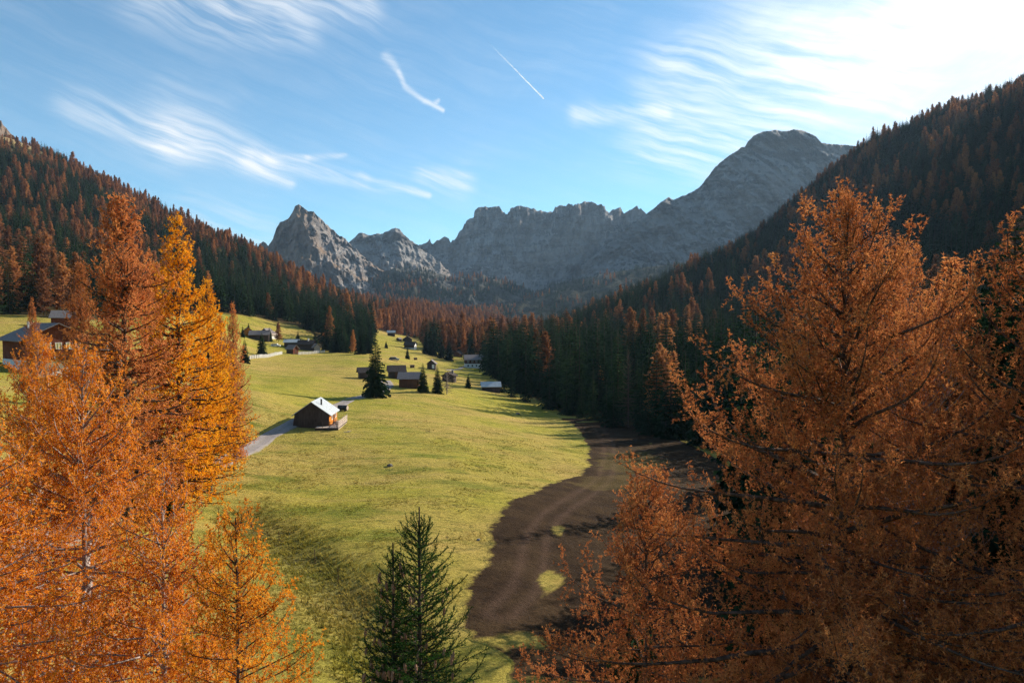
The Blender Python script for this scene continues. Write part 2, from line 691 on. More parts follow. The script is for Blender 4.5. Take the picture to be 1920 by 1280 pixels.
def meadow_colour(b, p):
    n1 = b.noise(p, 0.030, 5, 0.62)
    n2 = b.noise(b.mapping(p, (0.55, 1.7, 1), (0, 0, 0.35)), 0.14, 6, 0.68)
    n3 = b.noise(b.mapping(p, (0.7, 1.5, 1), (0, 0, -0.2)), 0.75, 6, 0.75)
    n4 = b.noise(p, 3.2, 5, 0.75)
    green = (0.135, 0.165, 0.022)
    straw = (0.42, 0.295, 0.085)
    olive = (0.335, 0.29, 0.046)
    c = b.mix(b.rng(n1, 0.40, 0.60), olive, straw)
    c = b.mix(b.rng(n2, 0.50, 0.66, 0, 0.8), c, green)
    c = b.mix(b.rng(n2, 0.44, 0.30, 0, 0.6), c, (0.40, 0.28, 0.10))
    c = b.mix(b.rng(n3, 0.54, 0.70, 0, 0.55), c, (0.46, 0.36, 0.09))
    c = b.mix(b.rng(n3, 0.47, 0.33, 0, 0.85), c, (0.10, 0.10, 0.022))
    c = b.mix(b.rng(n4, 0.50, 0.66, 0, 0.75), c, (0.095, 0.09, 0.020))
    # molehills, cow pats and bare pits
    wp = b.n('ShaderNodeVectorMath', operation='ADD')
    nt = b.nt
    nt.links.new(p, wp.inputs[0])
    sc = b.n('ShaderNodeVectorMath', operation='SCALE')
    nn = b.n('ShaderNodeTexNoise')
    nn.inputs['Scale'].default_value = 0.9
    nn.inputs['Detail'].default_value = 2
    nt.links.new(p, nn.inputs['Vector'])
    nt.links.new(nn.outputs['Color'], sc.inputs[0])
    sc.inputs['Scale'].default_value = 2.2
    nt.links.new(sc.outputs[0], wp.inputs[1])
    vor = b.n('ShaderNodeTexVoronoi', feature='F1')
    nt.links.new(wp.outputs[0], vor.inputs['Vector'])
    vor.inputs['Scale'].default_value = 0.30
    sp = b.math('MULTIPLY', b.rng(vor.outputs['Distance'], 0.05, 0.13, 1, 0), b.rng(b.noise(p, 0.06, 3), 0.46, 0.58))
    c = b.mix(sp, c, (0.05, 0.042, 0.018))
    h = b.math('ADD', n3, b.math('MULTIPLY', n4, 0.5))
    return c, h, n1, n3


def ground_mat():
    m, nt, out = new_mat('meadow')
    b = NB(nt)
    p = pos(b)
    c, h, n1, n3 = meadow_colour(b, p)
    # rough bank; its unlit side is darkened in the colour
    rc = b.mix(b.rng(b.noise(p, 1.3, 5, 0.75), 0.40, 0.60), (0.05, 0.042, 0.018), (0.23, 0.20, 0.055))
    c = b.mix(b.attr('rough'), c, rc)
    # soil and litter under the trees
    fl = b.mix(b.rng(n3, 0.35, 0.7), (0.030, 0.022, 0.013), (0.085, 0.052, 0.027))
    c = b.mix(b.attr('forest'), c, fl)
    alp = b.mix(b.rng(n1, 0.35, 0.65), (0.20, 0.125, 0.06), (0.30, 0.22, 0.11))
    c = b.mix(b.attr('alpine'), c, alp)
    b.pbr(out, c, 1.0, b.bump(h, 1.0, 0.30), 0.03)
    return m


M['ground'] = ground_mat()


# ------------------------------------------------------------------ regions
def in_poly(px, py, poly):
    px, py = np.asarray(px), np.asarray(py)
    ins = np.zeros(px.shape, bool)
    n = len(poly)
    for i in range(n):
        x1, y1 = poly[i]
        x2, y2 = poly[(i + 1) % n]
        c = ((y1 > py) != (y2 > py)) & (px < (x2 - x1) * (py - y1) / ((y2 - y1) or 1e-9) + x1)
        ins ^= c
    return ins


RIGHT_FOREST = [(903, 690), (955, 728), (1005, 748), (1060, 778), (1120, 786), (1200, 804), (1300, 830), (1420, 850), (1700, 880), (3600, 1000),
                (3600, -900), (2300, -200), (1900, 100), (1640, 240), (1400, 400), (1230, 500), (1050, 600), (1010, 640), (950, 655), (903, 668)]
LEFT_FOREST = [(-900, 640), (0, 590), (180, 600), (330, 592), (430, 588), (470, 592), (520, 604), (560, 612), (590, 628), (600, 652), (640, 660), (697, 652), (697, 628), (720, 600), (790, 560), (760, 500),
               (480, 440), (300, 380), (170, 305), (120, 296), (0, 266), (-900, 100)]
FAR_FOREST = [(700, 616), (738, 626), (790, 636), (800, 655), (830, 664), (905, 668), (960, 662), (1060, 640), (1200, 600), (1300, 560), (1300, 500), (1000, 545), (760, 540), (680, 560)]
HEAD_FOREST = [(560, 560), (900, 650), (1500, 600), (1500, 480), (1000, 540), (700, 525)]


def region(x, y, z):
    """forest masks for world points: returns (left, right, far, head) booleans"""
    px, py = proj(x, y, z)
    front = y > 20
    l = front & (y > 190) & (y < 1250) & in_poly(px, py, LEFT_FOREST)
    r = front & (y > 90) & (y < 1150) & in_poly(px, py, RIGHT_FOREST)
    r |= (y > -40) & (y < 92) & (x > np.where(y > 55, 0.315 * y + 3, np.where(y > 30, 0.27 * y + 2, 15 + 0.2 * np.abs(y))))
    f = front & (y > 420) & (y < 1500) & in_poly(px, py, FAR_FOREST)
    h = front & (y >= 1300) & (y < 2500) & in_poly(px, py, HEAD_FOREST)
    return l, r, f, h


BANK = [(455, 965), (520, 1000), (580, 1050), (650, 1110), (720, 1180), (800, 1300)]


def seg_dist(px, py, pl):
    d = np.full(np.shape(px), 1e9)
    for (x1, y1), (x2, y2) in zip(pl[:-1], pl[1:]):
        vx, vy = x2 - x1, y2 - y1
        t = np.clip(((px - x1) * vx + (py - y1) * vy) / (vx * vx + vy * vy), 0, 1)
        d = np.minimum(d, np.hypot(px - x1 - t * vx, py - y1 - t * vy))
    return d


BANK_W = [ground_at(*p)[:2] for p in BANK[:-1]] + [np.array([-3.0, 24.0])]
_H_plain = H


def H(x, y):  # terrain with the cut of the grassy bank
    x = np.asarray(x, float)
    y = np.asarray(y, float)
    z = _H_plain(x, y)
    near = (y > 5) & (y < 110) & (np.abs(x) < 70)
    if np.any(near):
        d = seg_dist(x, y, BANK_W)
        z = z - np.where(near, 0.9 * np.exp(-(d / 3.2) ** 2), 0)
    return z


# ------------------------------------------------------------------ ground sheet
def build_ground():
    rr = np.concatenate([[0.0], np.geomspace(5, 11000, 340)])
    th = np.concatenate([np.linspace(-180, -50, 40, endpoint=False), np.linspace(-50, 50, 520, endpoint=False), np.linspace(50, 180, 41)])
    T, RR = np.meshgrid(np.radians(th), rr)
    X, Y = RR * np.sin(T), RR * np.cos(T)
    Z = H(X, Y)
    V = np.stack([X, Y, Z], -1).reshape(-1, 3)
    F = grid_faces(len(rr), len(th))
    me = np_mesh('ground', V, F[:, ::-1], M['ground'], True)
    x, y, z = V.T
    l, r, f, h = region(x, y, z)
    px, py = proj(x, y, z)
    forest = (l | r | f | h).astype(float)
    add_attr(me, 'forest', forest * 0.92)
    alp = np.clip((z - 200) / 40, 0, 1) * (x < -200) + np.clip((y - 1500) / 500, 0, 1)
    add_attr(me, 'alpine', np.clip(alp, 0, 1) * (1 - forest))
    db = seg_dist(x, y, BANK_W)
    bank = np.exp(-(db / 2.2) ** 2) * (y > 5) * 0.9  # dark band paints the shade of the side turned from the sun
    low = ((px < 700) & (px > 300) & (py > 1000) & (y > 5)) * 0.25
    add_attr(me, 'rough', np.clip(np.maximum(bank, low * np.clip((py - 1000) / 90, 0, 1)), 0, 1))
    o = link('ground', me)
    tag(o, 'rolling valley floor of yellow green autumn grass', kind='structure')


build_ground()


def smooth_line(pts, n):
    pts = np.array(pts, float)
    d = np.r_[0, np.cumsum(np.linalg.norm(np.diff(pts, axis=0), axis=1))]
    t = np.linspace(0, d[-1], n)
    out = np.stack([np.interp(t, d, pts[:, k]) for k in range(pts.shape[1])], 1)
    for _ in range(3):
        q = out.copy()
        q[1:-1] = (out[:-2] + 2 * out[1:-1] + out[2:]) / 4
        out = q
    return out


def road(name, pix, width, mat, label, n=220, lift=0.05):
    c = smooth_line([ground_at(*p)[:2] for p in pix], n)
    t = np.gradient(c, axis=0)
    t /= np.linalg.norm(t, axis=1)[:, None]
    nrm = np.stack([-t[:, 1], t[:, 0]], 1)
    k = 9
    s = np.linspace(-0.5, 0.5, k)
    wob = 1 + 0.10 * pnoise(np.arange(n) * 0.23, 0.5)
    XY = c[:, None, :] + nrm[:, None, :] * (s[None, :, None] * width * wob[:, None, None])
    zc = H(c[:, 0], c[:, 1])
    Z = np.maximum(H(XY[..., 0], XY[..., 1]), zc[:, None] - 0.03) + lift
    Z[:, 0] -= 0.22
    Z[:, -1] -= 0.22
    V = np.concatenate([XY, Z[..., None]], -1).reshape(-1, 3)
    me = np_mesh(name, V, grid_faces(n, k)[:, ::-1], mat, True)
    add_attr(me, 'across', np.tile(s * 2, n))
    return tag(link(name, me), label, kind='structure')


def road_mat():
    m, nt, out = new_mat('gravel_road')
    b = NB(nt)
    p = pos(b)
    n = b.noise(p, 2.5, 6, 0.7)
    c = b.mix(b.rng(n, 0.3, 0.7), (0.20, 0.17, 0.155), (0.32, 0.28, 0.26))
    a = b.math('ABSOLUTE', b.attr('across'))
    e = b.rng(b.math('ADD', a, b.math('MULTIPLY', b.math('SUBTRACT', b.noise(p, 1.2, 4), 0.5), 0.5)), 0.8, 1.0)
    c = b.mix(e, c, (0.20, 0.17, 0.06))
    c = b.mix(b.math('MULTIPLY', b.rng(a, 0.22, 0.05), b.rng(n, 0.5, 0.62)), c, (0.17, 0.14, 0.08))
    b.pbr(out, c, 0.95, b.bump(n, 0.5, 0.05), 0.2)
    return m


M['road'] = road_mat()
ROAD_PIX = [(-60, 1078), (60, 1035), (200, 968), (330, 905), (390, 879), (450, 850), (500, 820), (540, 799), (580, 780), (620, 763), (655, 750), (690, 741), (716, 733), (728, 722), (722, 713)]
road('road', ROAD_PIX, 3.4, M['road'], 'pale gravel road winding past the dark wooden chalet')
road('path', [(838, 694), (868, 687), (890, 682), (908, 678)], 2.6, M['road'], 'pale track leading to the big house by the wood', 60)


# bare earth along the wood, with wheel tracks; near end laid to deepen shade
def dirt_shade_mat():
    m, nt, out = new_mat('earth_and_shade')
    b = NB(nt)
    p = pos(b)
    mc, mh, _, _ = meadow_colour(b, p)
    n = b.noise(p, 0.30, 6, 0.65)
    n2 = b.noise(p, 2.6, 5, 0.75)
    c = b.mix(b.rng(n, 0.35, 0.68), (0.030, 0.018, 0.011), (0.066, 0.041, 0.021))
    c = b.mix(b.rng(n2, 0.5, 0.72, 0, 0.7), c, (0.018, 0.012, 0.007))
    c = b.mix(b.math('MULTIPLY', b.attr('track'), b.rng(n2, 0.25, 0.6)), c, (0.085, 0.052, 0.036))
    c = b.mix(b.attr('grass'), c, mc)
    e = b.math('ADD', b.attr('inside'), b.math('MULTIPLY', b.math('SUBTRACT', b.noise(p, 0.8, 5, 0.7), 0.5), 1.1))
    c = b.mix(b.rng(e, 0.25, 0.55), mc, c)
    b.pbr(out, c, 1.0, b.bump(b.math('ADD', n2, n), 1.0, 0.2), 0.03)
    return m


M['dirt_shade'] = dirt_shade_mat()
DIRT_SHADE_L = [(1050, 783), (1068, 794), (1082, 806), (1095, 832), (1098, 865), (1090, 888), (1048, 898), (1010, 912), (985, 926), (945, 938), (922, 965), (906, 1000), (914, 1030), (898, 1062), (878, 1085), (862, 1112), (862, 1148), (866, 1180), (885, 1203), (925, 1232), (945, 1300)]  # last points carry the earth on to blacken the shaded ground
DIRT_SHADE_R = [(1120, 784), (1190, 797), (1260, 815), (1320, 845), (1380, 880), (1400, 930), (1410, 980), (1420, 1030), (1420, 1090), (1420, 1180), (1420, 1290)]


def build_dirt_shade():
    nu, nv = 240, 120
    a = smooth_line([ground_at(*p)[:2] for p in DIRT_SHADE_L], nu)
    c = smooth_line([ground_at(*p)[:2] for p in DIRT_SHADE_R], nu)
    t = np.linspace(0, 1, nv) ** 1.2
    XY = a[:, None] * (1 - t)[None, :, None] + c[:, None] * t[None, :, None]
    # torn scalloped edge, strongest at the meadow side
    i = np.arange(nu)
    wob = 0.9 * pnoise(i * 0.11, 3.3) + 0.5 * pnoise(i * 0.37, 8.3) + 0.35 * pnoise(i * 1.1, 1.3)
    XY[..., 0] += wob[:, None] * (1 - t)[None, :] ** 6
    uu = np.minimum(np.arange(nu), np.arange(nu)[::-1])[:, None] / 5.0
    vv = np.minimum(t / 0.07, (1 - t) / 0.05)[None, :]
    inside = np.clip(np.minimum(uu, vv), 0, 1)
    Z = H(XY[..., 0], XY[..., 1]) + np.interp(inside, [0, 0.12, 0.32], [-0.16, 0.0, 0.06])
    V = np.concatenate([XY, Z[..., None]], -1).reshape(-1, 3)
    me = np_mesh('dirt_and_shade', V, grid_faces(nu, nv)[:, ::-1], M['dirt_shade'], True)
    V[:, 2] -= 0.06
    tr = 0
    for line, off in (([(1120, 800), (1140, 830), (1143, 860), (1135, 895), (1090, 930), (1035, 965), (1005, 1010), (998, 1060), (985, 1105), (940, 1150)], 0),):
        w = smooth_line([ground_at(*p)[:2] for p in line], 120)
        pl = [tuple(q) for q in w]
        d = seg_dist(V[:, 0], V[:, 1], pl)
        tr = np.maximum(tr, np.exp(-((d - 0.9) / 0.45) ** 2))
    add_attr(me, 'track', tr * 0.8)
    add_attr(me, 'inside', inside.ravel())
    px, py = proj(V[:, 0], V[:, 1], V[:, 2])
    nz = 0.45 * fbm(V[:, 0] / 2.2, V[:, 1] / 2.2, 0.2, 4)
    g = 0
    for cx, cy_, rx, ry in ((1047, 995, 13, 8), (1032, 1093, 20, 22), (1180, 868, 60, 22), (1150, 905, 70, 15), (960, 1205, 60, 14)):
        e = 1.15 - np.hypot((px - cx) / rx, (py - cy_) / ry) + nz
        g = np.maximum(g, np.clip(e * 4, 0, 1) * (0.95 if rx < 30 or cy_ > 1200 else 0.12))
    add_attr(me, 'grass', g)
    tag(link('dirt_and_shade', me), 'brown bare earth with curved wheel tracks beside the dark wood, near end deepening the shade', kind='structure')


build_dirt_shade()


# ------------------------------------------------------------------ grass tufts on the near meadow
def grass():
    r = np.random.default_rng(31)
    n = 90000
    Y = 24 + 106 * r.random(n) ** 1.4
    X = Y * r.uniform(-0.60, 0.30, n)
    k = fbm(X / 3.5, Y / 3.5, 0.4, 3) + 0.5 * fbm(X / 14, Y / 14, 1.4, 2) > 0.02
    db = seg_dist(X, Y, BANK_W)
    k |= (db < 3.0) & (r.random(n) < 0.6)
    road_w = [tuple(ground_at(*p)[:2]) for p in ROAD_PIX]
    k &= seg_dist(X, Y, road_w) > 2.2
    dl = [tuple(ground_at(*p)[:2]) for p in DIRT_SHADE_L + DIRT_SHADE_R[::-1]]
    k &= ~in_poly(X, Y, dl)
    X, Y, db = X[k], Y[k], db[k]
    n = len(X)
    if DEBUG:
        print('forest-grass', n)
    Z = H(X, Y) - 0.03
    hgt = np.where(db < 3.0, r.uniform(0.10, 0.34, n), r.uniform(0.05, 0.17, n))
    m_ = 5
    p = np.repeat(np.stack([X, Y, Z], 1), m_, 0)
    p[:, :2] += r.normal(0, 0.07, (n * m_, 2))
    hh = np.repeat(hgt, m_) * r.uniform(0.6, 1.2, n * m_)
    a = r.uniform(0, 6.28, n * m_)
    lean = hh * r.uniform(0.3, 1.1, n * m_)
    side = np.stack([-np.sin(a), np.cos(a), 0 * a], 1) * (0.018 + 0.10 * hh)[:, None]
    tip = p + np.stack([np.cos(a) * lean, np.sin(a) * lean, hh], 1)
    V = np.stack([p - side, p + side, tip], 1).reshape(-1, 3)
    m, nt, out = new_mat('grass_blades')
    b = NB(nt)
    c, _, _, _ = meadow_colour(b, pos(b))
    isl = b.n('ShaderNodeNewGeometry').outputs['Random Per Island']
    c = b.mix(b.rng(isl, 0.3, 1.0, 0, 0.6), c, (0.20, 0.18, 0.04))
    d, t = b.n('ShaderNodeBsdfDiffuse'), b.n('ShaderNodeBsdfTranslucent')
    nt.links.new(c, d.inputs[0])
    nt.links.new(c, t.inputs[0])
    mx = b.n('ShaderNodeMixShader')
    mx.inputs[0].default_value = 0.3
    nt.links.new(d.outputs[0], mx.inputs[1])
    nt.links.new(t.outputs[0], mx.inputs[2])
    nt.links.new(mx.outputs[0], out.inputs[0])
    tag(link('grass', np_mesh('grass', V, np.arange(len(V)).reshape(-1, 3), m)), 'short tufted autumn grass on the near meadow and bank', kind='stuff')


DEBUG = False
grass()

# ------------------------------------------------------------------ mountains
def rock_mat(name, base, dark, talus, grass, warm, veg=0.3):
    m, nt, out = new_mat(name)
    b = NB(nt)
    p = pos(b)
    geo = b.n('ShaderNodeNewGeometry')
    sx = b.n('ShaderNodeSeparateXYZ')
    nt.links.new(geo.outputs['Normal'], sx.inputs[0])
    nzv = sx.outputs[2]
    big = b.noise(p, 0.004, 5, 0.6)
    strata = b.noise(b.mapping(p, (0.0025, 0.0025, 0.022), (0.10, 0.06, 0)), 1.0, 6, 0.65, 0.4)
    vert = b.noise(b.mapping(p, (0.02, 0.02, 0.004)), 1.0, 6, 0.7)
    fine = b.noise(p, 0.035, 6, 0.7)
    c = b.mix(b.rng(strata, 0.42, 0.58), base, dark)
    c = b.mix(b.rng(vert, 0.48, 0.66, 0, 0.8), c, tuple(x * 0.45 for x in dark))
    c = b.mix(b.rng(big, 0.45, 0.65, 0, 0.7), c, warm)
    c = b.mix(b.rng(fine, 0.55, 0.75, 0, 0.6), c, tuple(min(1, x * 1.35) for x in base))
    tal = b.math('MULTIPLY', b.rng(b.math('ADD', nzv, b.math('MULTIPLY', b.math('SUBTRACT', fine, 0.5), 0.25)), 0.60, 0.74), 1.0)
    c = b.mix(tal, c, b.mix(b.rng(vert, 0.35, 0.65), talus, tuple(x * 0.8 for x in talus)))
    gr = b.math('MULTIPLY', b.rng(b.math('ADD', big, b.math('MULTIPLY', fine, 0.35)), 0.62, 0.74), b.math('MULTIPLY', b.rng(nzv, 0.5, 0.7), veg))
    c = b.mix(gr, c, grass)
    vg = b.attr('veg')
    c = b.mix(b.math('MULTIPLY', vg, b.rng(b.math('ADD', fine, b.math('MULTIPLY', vg, 0.5)), 0.55, 0.75)), c, (0.035, 0.035, 0.022))
    h = b.math('ADD', b.math('MULTIPLY', fine, 0.6), b.math('ADD', b.math('MULTIPLY', strata, 0.5), b.math('MULTIPLY', vert, 0.7)))
    b.pbr(out, c, 1.0, b.bump(h, 1.0, 26.0), 0.03)
    return m


M['rock'] = rock_mat('limestone', (0.29, 0.275, 0.265), (0.085, 0.083, 0.085), (0.29, 0.27, 0.25), (0.12, 0.08, 0.04), (0.25, 0.20, 0.165))
M['rock_peak'] = rock_mat('limestone_peak', (0.22, 0.19, 0.17), (0.125, 0.115, 0.11), (0.33, 0.30, 0.275), (0.21, 0.13, 0.07), (0.26, 0.19, 0.14), 0.9)


HILL_V = []


def mountain(name, crest, Yc, depth, base_py, label, mat='rock', amp=70, seed=0.0, nu=260, nf=100, nb=16, power=1.7, slant=0.0, veg=0.0, wav=230.0, jag=1.0, yfun=None, terr=0.0):
    """crest: photo outline; the body is a real ridge with a face towards the valley and a back slope"""
    crest = np.array(crest, float)
    px = np.linspace(crest[0, 0], crest[-1, 0], nu)
    py = np.interp(px, crest[:, 0], crest[:, 1])
    Yv = np.full(nu, float(Yc)) if yfun is None else yfun(px)
    top = np.array([P(a, b_, y_) for a, b_, y_ in zip(px, py, Yv)])
    dirs = top[:, :2] / np.linalg.norm(top[:, :2], axis=1)[:, None]
    zb = np.array([P(a, base_py, y_ - depth)[2] for a, y_ in zip(px, Yv)])
    s = np.linspace(0, 1, nf)
    sb = np.linspace(0, 1, nb + 1)[1:]
    rad = np.concatenate([-(1 - s), sb * 0.9])            # -1 foot .. 0 crest .. back
    g = np.concatenate([s ** power, 1 - sb ** 1.1])
    zt = top[:, 2]
    Zs = zb[:, None] + (zt - zb)[:, None] * g[None, :]
    XY = top[:, None, :2] + dirs[:, None, :] * (rad[None, :, None] * depth)
    # relief: buttresses and gullies push the face out or in
    face = np.concatenate([np.clip(s * 2.5, 0, 1) * (0.45 + 0.55 * s), 1 - sb])
    lat = px[:, None] / FPX * Yv[:, None] + 0 * Zs + slant * Zs
    n1 = ridged(lat / wav + seed, Zs / (wav * 2.4) + seed * 1.7, rad[None, :] * 1.3 + 0.2, 6, 0.52)
    n2 = fbm(lat / 70 + seed * 3, Zs / 60, rad[None, :] * 3, 5, 0.6)
    n3 = ridged(lat / 55 + seed * 2, Zs / 150 + 3, rad[None, :] * 2.0, 4, 0.55)
    disp = amp * (n1 * 0.9) + amp * 0.34 * n2 + amp * 0.42 * n3
    r0 = np.linalg.norm(XY, axis=2)
    XY = XY - dirs[:, None, :] * (disp * face[None, :])[..., None]
    Zs = CZ + (Zs - CZ) * np.linalg.norm(XY, axis=2) / r0
    if terr > 0:   # ledges
        q = Zs / 34 + 0.6 * fbm(lat / 300, Zs / 200, seed, 3)
        Zs = Zs + terr * np.sin(q * 2 * np.pi) * face[None, :] * 5.0
    Zs = Zs + (fbm(lat / 45, rad[None, :] * depth / 45, seed + 2.2, 5, 0.6) * 9 + n3 * 5) * np.concatenate([0.25 + 0.75 * (1 - np.abs(2 * s - 1)), 0.25 * np.ones(nb)])[None, :]
    jn = (ridged(lat[:, :1] / 60, seed + 0.5, 0.2, 5, 0.6) - 0.4) * 7 * jag
    Zs = Zs + jn * np.concatenate([np.clip((s - 0.85) / 0.15, 0, 1), 1 - sb])[None, :]
    V = np.concatenate([XY, Zs[..., None]], -1).reshape(-1, 3)
    nr = nf + nb
    me = np_mesh(name, V, grid_faces(nu, nr)[:, ::-1], M[mat], False)
    gg = np.tile(np.concatenate([1 - s, np.zeros(nb)]), (nu, 1))
    if name == 'hill':
        gg = 0.55 + 0.45 * gg
        HILL_V.append(np.concatenate([XY[:, :nf], Zs[:, :nf, None]], -1).reshape(-1, 3))
    add_attr(me, 'veg', np.clip((veg * gg ** 0.7 + 0.35 * veg * fbm(lat / 120, Zs / 90, seed, 4)), 0, 1).ravel())
    return tag(link(name, me), label, kind='structure')


mountain('mountain', [(380, 560), (440, 500), (470, 468), (485, 463), (493, 455), (499, 459), (503, 464), (512, 452), (518, 432), (524, 422), (540, 413), (548, 402), (553, 391), (560, 387), (566, 392), (578, 398), (590, 402), (600, 412), (618, 428), (640, 446), (658, 462), (680, 482), (700, 500), (722, 515), (745, 540), (790, 580)],
         2700, 760, 585, 'pointed rocky peak with pale scree at its foot', 'rock_peak', amp=95, seed=1.3, nu=300, power=1.25, veg=0.25, wav=260, jag=0.8)
mountain('mountain', [(610, 520), (650, 462), (662, 450), (672, 441), (684, 441), (694, 444), (706, 440), (718, 439), (730, 432), (741, 428), (749, 433), (757, 443), (768, 452), (786, 464), (830, 500), (880, 540)],
         3400, 800, 560, 'small jagged peak between the pointed peak and the long cliff wall', 'rock', amp=90, seed=5.1, nu=180, power=1.4, veg=0.2, wav=200)
mountain('mountain', [(700, 520), (760, 475), (785, 461), (798, 460), (806, 450), (810, 458), (826, 452), (836, 446), (845, 456), (856, 446), (866, 432), (874, 416), (888, 408), (890, 394), (905, 390), (925, 388), (940, 394), (947, 404), (952, 404), (958, 392), (966, 386), (980, 387), (990, 394), (1002, 392), (1014, 399), (1034, 401), (1040, 391), (1058, 386), (1084, 384), (1100, 381), (1120, 385), (1132, 384), (1138, 400), (1150, 397), (1163, 392), (1170, 400), (1182, 396), (1194, 389), (1204, 397), (1214, 402), (1260, 430), (1330, 480)],
         4100, 760, 560, 'long grey cliff wall with blocky towers closing the valley', 'rock', amp=120, seed=2.7, nu=440, nf=110, power=1.9, veg=0.25, wav=210, jag=0.9, terr=1.0)
mountain('mountain', [(1090, 500), (1150, 450), (1200, 412), (1226, 392), (1240, 380), (1254, 370), (1262, 376), (1276, 370), (1290, 365), (1312, 352), (1326, 334), (1340, 315), (1352, 305), (1370, 291), (1384, 283), (1390, 276), (1397, 277), (1402, 266), (1412, 256), (1428, 249), (1448, 245), (1470, 247), (1490, 244), (1502, 245), (1516, 252), (1530, 258), (1540, 269), (1560, 272), (1590, 273), (1620, 276), (1650, 279), (1800, 310), (2100, 400)],
         3400, 900, 565, 'massive grey mountain with a broad rounded summit', 'rock', amp=100, seed=7.9, nu=440, nf=130, power=1.35, slant=0.9, veg=0.35, wav=260, jag=0.35)
mountain('hill', [(640, 600), (690, 530), (720, 512), (735, 506), (765, 505), (800, 509), (830, 516), (850, 522), (880, 520), (905, 519), (935, 526), (965, 536), (995, 548), (1040, 575), (1100, 610)],
         2400, 520, 600, 'low wooded rocky spur in shade below the cliffs', 'rock', amp=45, seed=3.3, nu=240, nf=60, power=1.1, veg=1.0, wav=150, jag=0.6)
mountain('hill', [(900, 600), (960, 565), (1000, 550), (1050, 533), (1100, 522), (1180, 508), (1240, 500), (1300, 490), (1400, 470), (1500, 450), (1700, 420), (1900, 400)],
         2250, 600, 610, 'dark wooded foot of the massive mountain', 'rock', amp=30, seed=4.4, nu=240, nf=60, power=1.0, veg=1.6, wav=180, jag=0.3)
mountain('crag', [(-160, 120), (-80, 170), (-30, 215), (-8, 228), (2, 230), (6, 240), (14, 247), (22, 258), (30, 264), (60, 290), (100, 330)],
         1150, 120, 330, 'pale rock crag above the brown grass on the sunny slope', 'rock_peak', amp=14, seed=6.2, nu=110, nf=40, nb=12, power=1.0, wav=40, jag=0.4)


# ------------------------------------------------------------------ tree growth
def unit(v):
    return v / np.maximum(np.linalg.norm(v, axis=-1, keepdims=True), 1e-9)


def ae(az, el):
    return np.stack([np.cos(az) * np.cos(el), np.sin(az) * np.cos(el), np.sin(el)], -1)


def curves(p0, az, e0, e1, length, K, curl=0.0, azv=0.0):
    """N curves of K points: elevation goes from e0 to e1, plus a curl at the tip"""
    s = np.linspace(0, 1, K)[None, :]
    el = e0[:, None] * (1 - s) + e1[:, None] * s + np.asarray(curl).reshape(-1, 1) * np.clip((s - 0.45) / 0.55, 0, 1) ** 1.4
    a = az[:, None] + np.asarray(azv).reshape(-1, 1) * s
    step = ae(a, el) * (length / (K - 1))[:, None, None]
    pts = np.concatenate([p0[:, None, :], p0[:, None, :] + np.cumsum(step[:, 1:], axis=1)], axis=1)
    return pts


def sample_on(pts, spacing, r, start=0.0):
    """points along many polylines; returns positions, directions, curve ids, arc fraction"""
    n, K, _ = pts.shape
    L = np.linalg.norm(np.diff(pts, axis=1), axis=2).sum(1)
    cnt = np.maximum(1, (L * (1 - start) / spacing).astype(int))
    ids = np.repeat(np.arange(n), cnt)
    off = np.arange(len(ids)) - np.repeat(np.cumsum(cnt) - cnt, cnt)
    t = start + (1 - start) * (off + r.random(len(ids))) / np.repeat(cnt, cnt)
    f = np.clip(t, 0, 0.9999) * (K - 1)
    k = f.astype(int)
    w = (f - k)[:, None]
    a, b = pts[ids, k], pts[ids, k + 1]
    return a * (1 - w) + b * w, unit(b - a), ids, t


def tubes(pts, r0, r1, n):
    """N curves x K points -> tube mesh with linear taper; n sides (2 = flat ribbon)"""
    N, K, _ = pts.shape
    d = unit(np.gradient(pts, axis=1))
    ref = np.where(np.abs(d[..., 2:3]) > 0.9, np.array([1.0, 0, 0]), np.array([0, 0, 1.0]))
    u = unit(np.cross(d, ref))
    v = np.cross(d, u)
    s = np.linspace(0, 1, K)
    rad = np.asarray(r0).reshape(-1, 1) * (1 - s) + np.asarray(r1).reshape(-1, 1) * s
    th = np.arange(n) * 2 * np.pi / n
    V = pts[:, :, None, :] + rad[:, :, None, None] * (u[:, :, None, :] * np.cos(th)[None, None, :, None] + v[:, :, None, :] * np.sin(th)[None, None, :, None])
    base = (np.arange(N)[:, None, None] * K + np.arange(K - 1)[None, :, None]) * n
    j = np.arange(n if n > 2 else 1)[None, None, :]
    j2 = (j + 1) % n
    F = np.stack([base + j, base + j2, base + n + j2, base + n + j], -1).reshape(-1, 4)
    return V.reshape(-1, 3), F


def merge(parts):
    V, F, o = [], [], 0
    for v, f in parts:
        V.append(v)
        F.append(f + o)
        o += len(v)
    return np.concatenate(V), np.concatenate(F)


def tufts(p, d, size, width, nb, r, along=0.35, spread=1.0):
    """needle bundles: nb thin triangles at every point"""
    n = len(p)
    p = np.repeat(p, nb, 0)
    d = np.repeat(d, nb, 0)
    rd = unit(r.normal(size=(n * nb, 3)))
    out = unit(rd * spread + d * along)
    side = unit(np.cross(out, unit(r.normal(size=(n * nb, 3)))))
    L = (size * r.uniform(0.65, 1.3, n * nb))[:, None]
    W = width * 0.5
    V = np.stack([p - side * W, p + side * W, p + out * L], 1).reshape(-1, 3)
    F = np.arange(n * nb * 3).reshape(-1, 3)
    return V, F


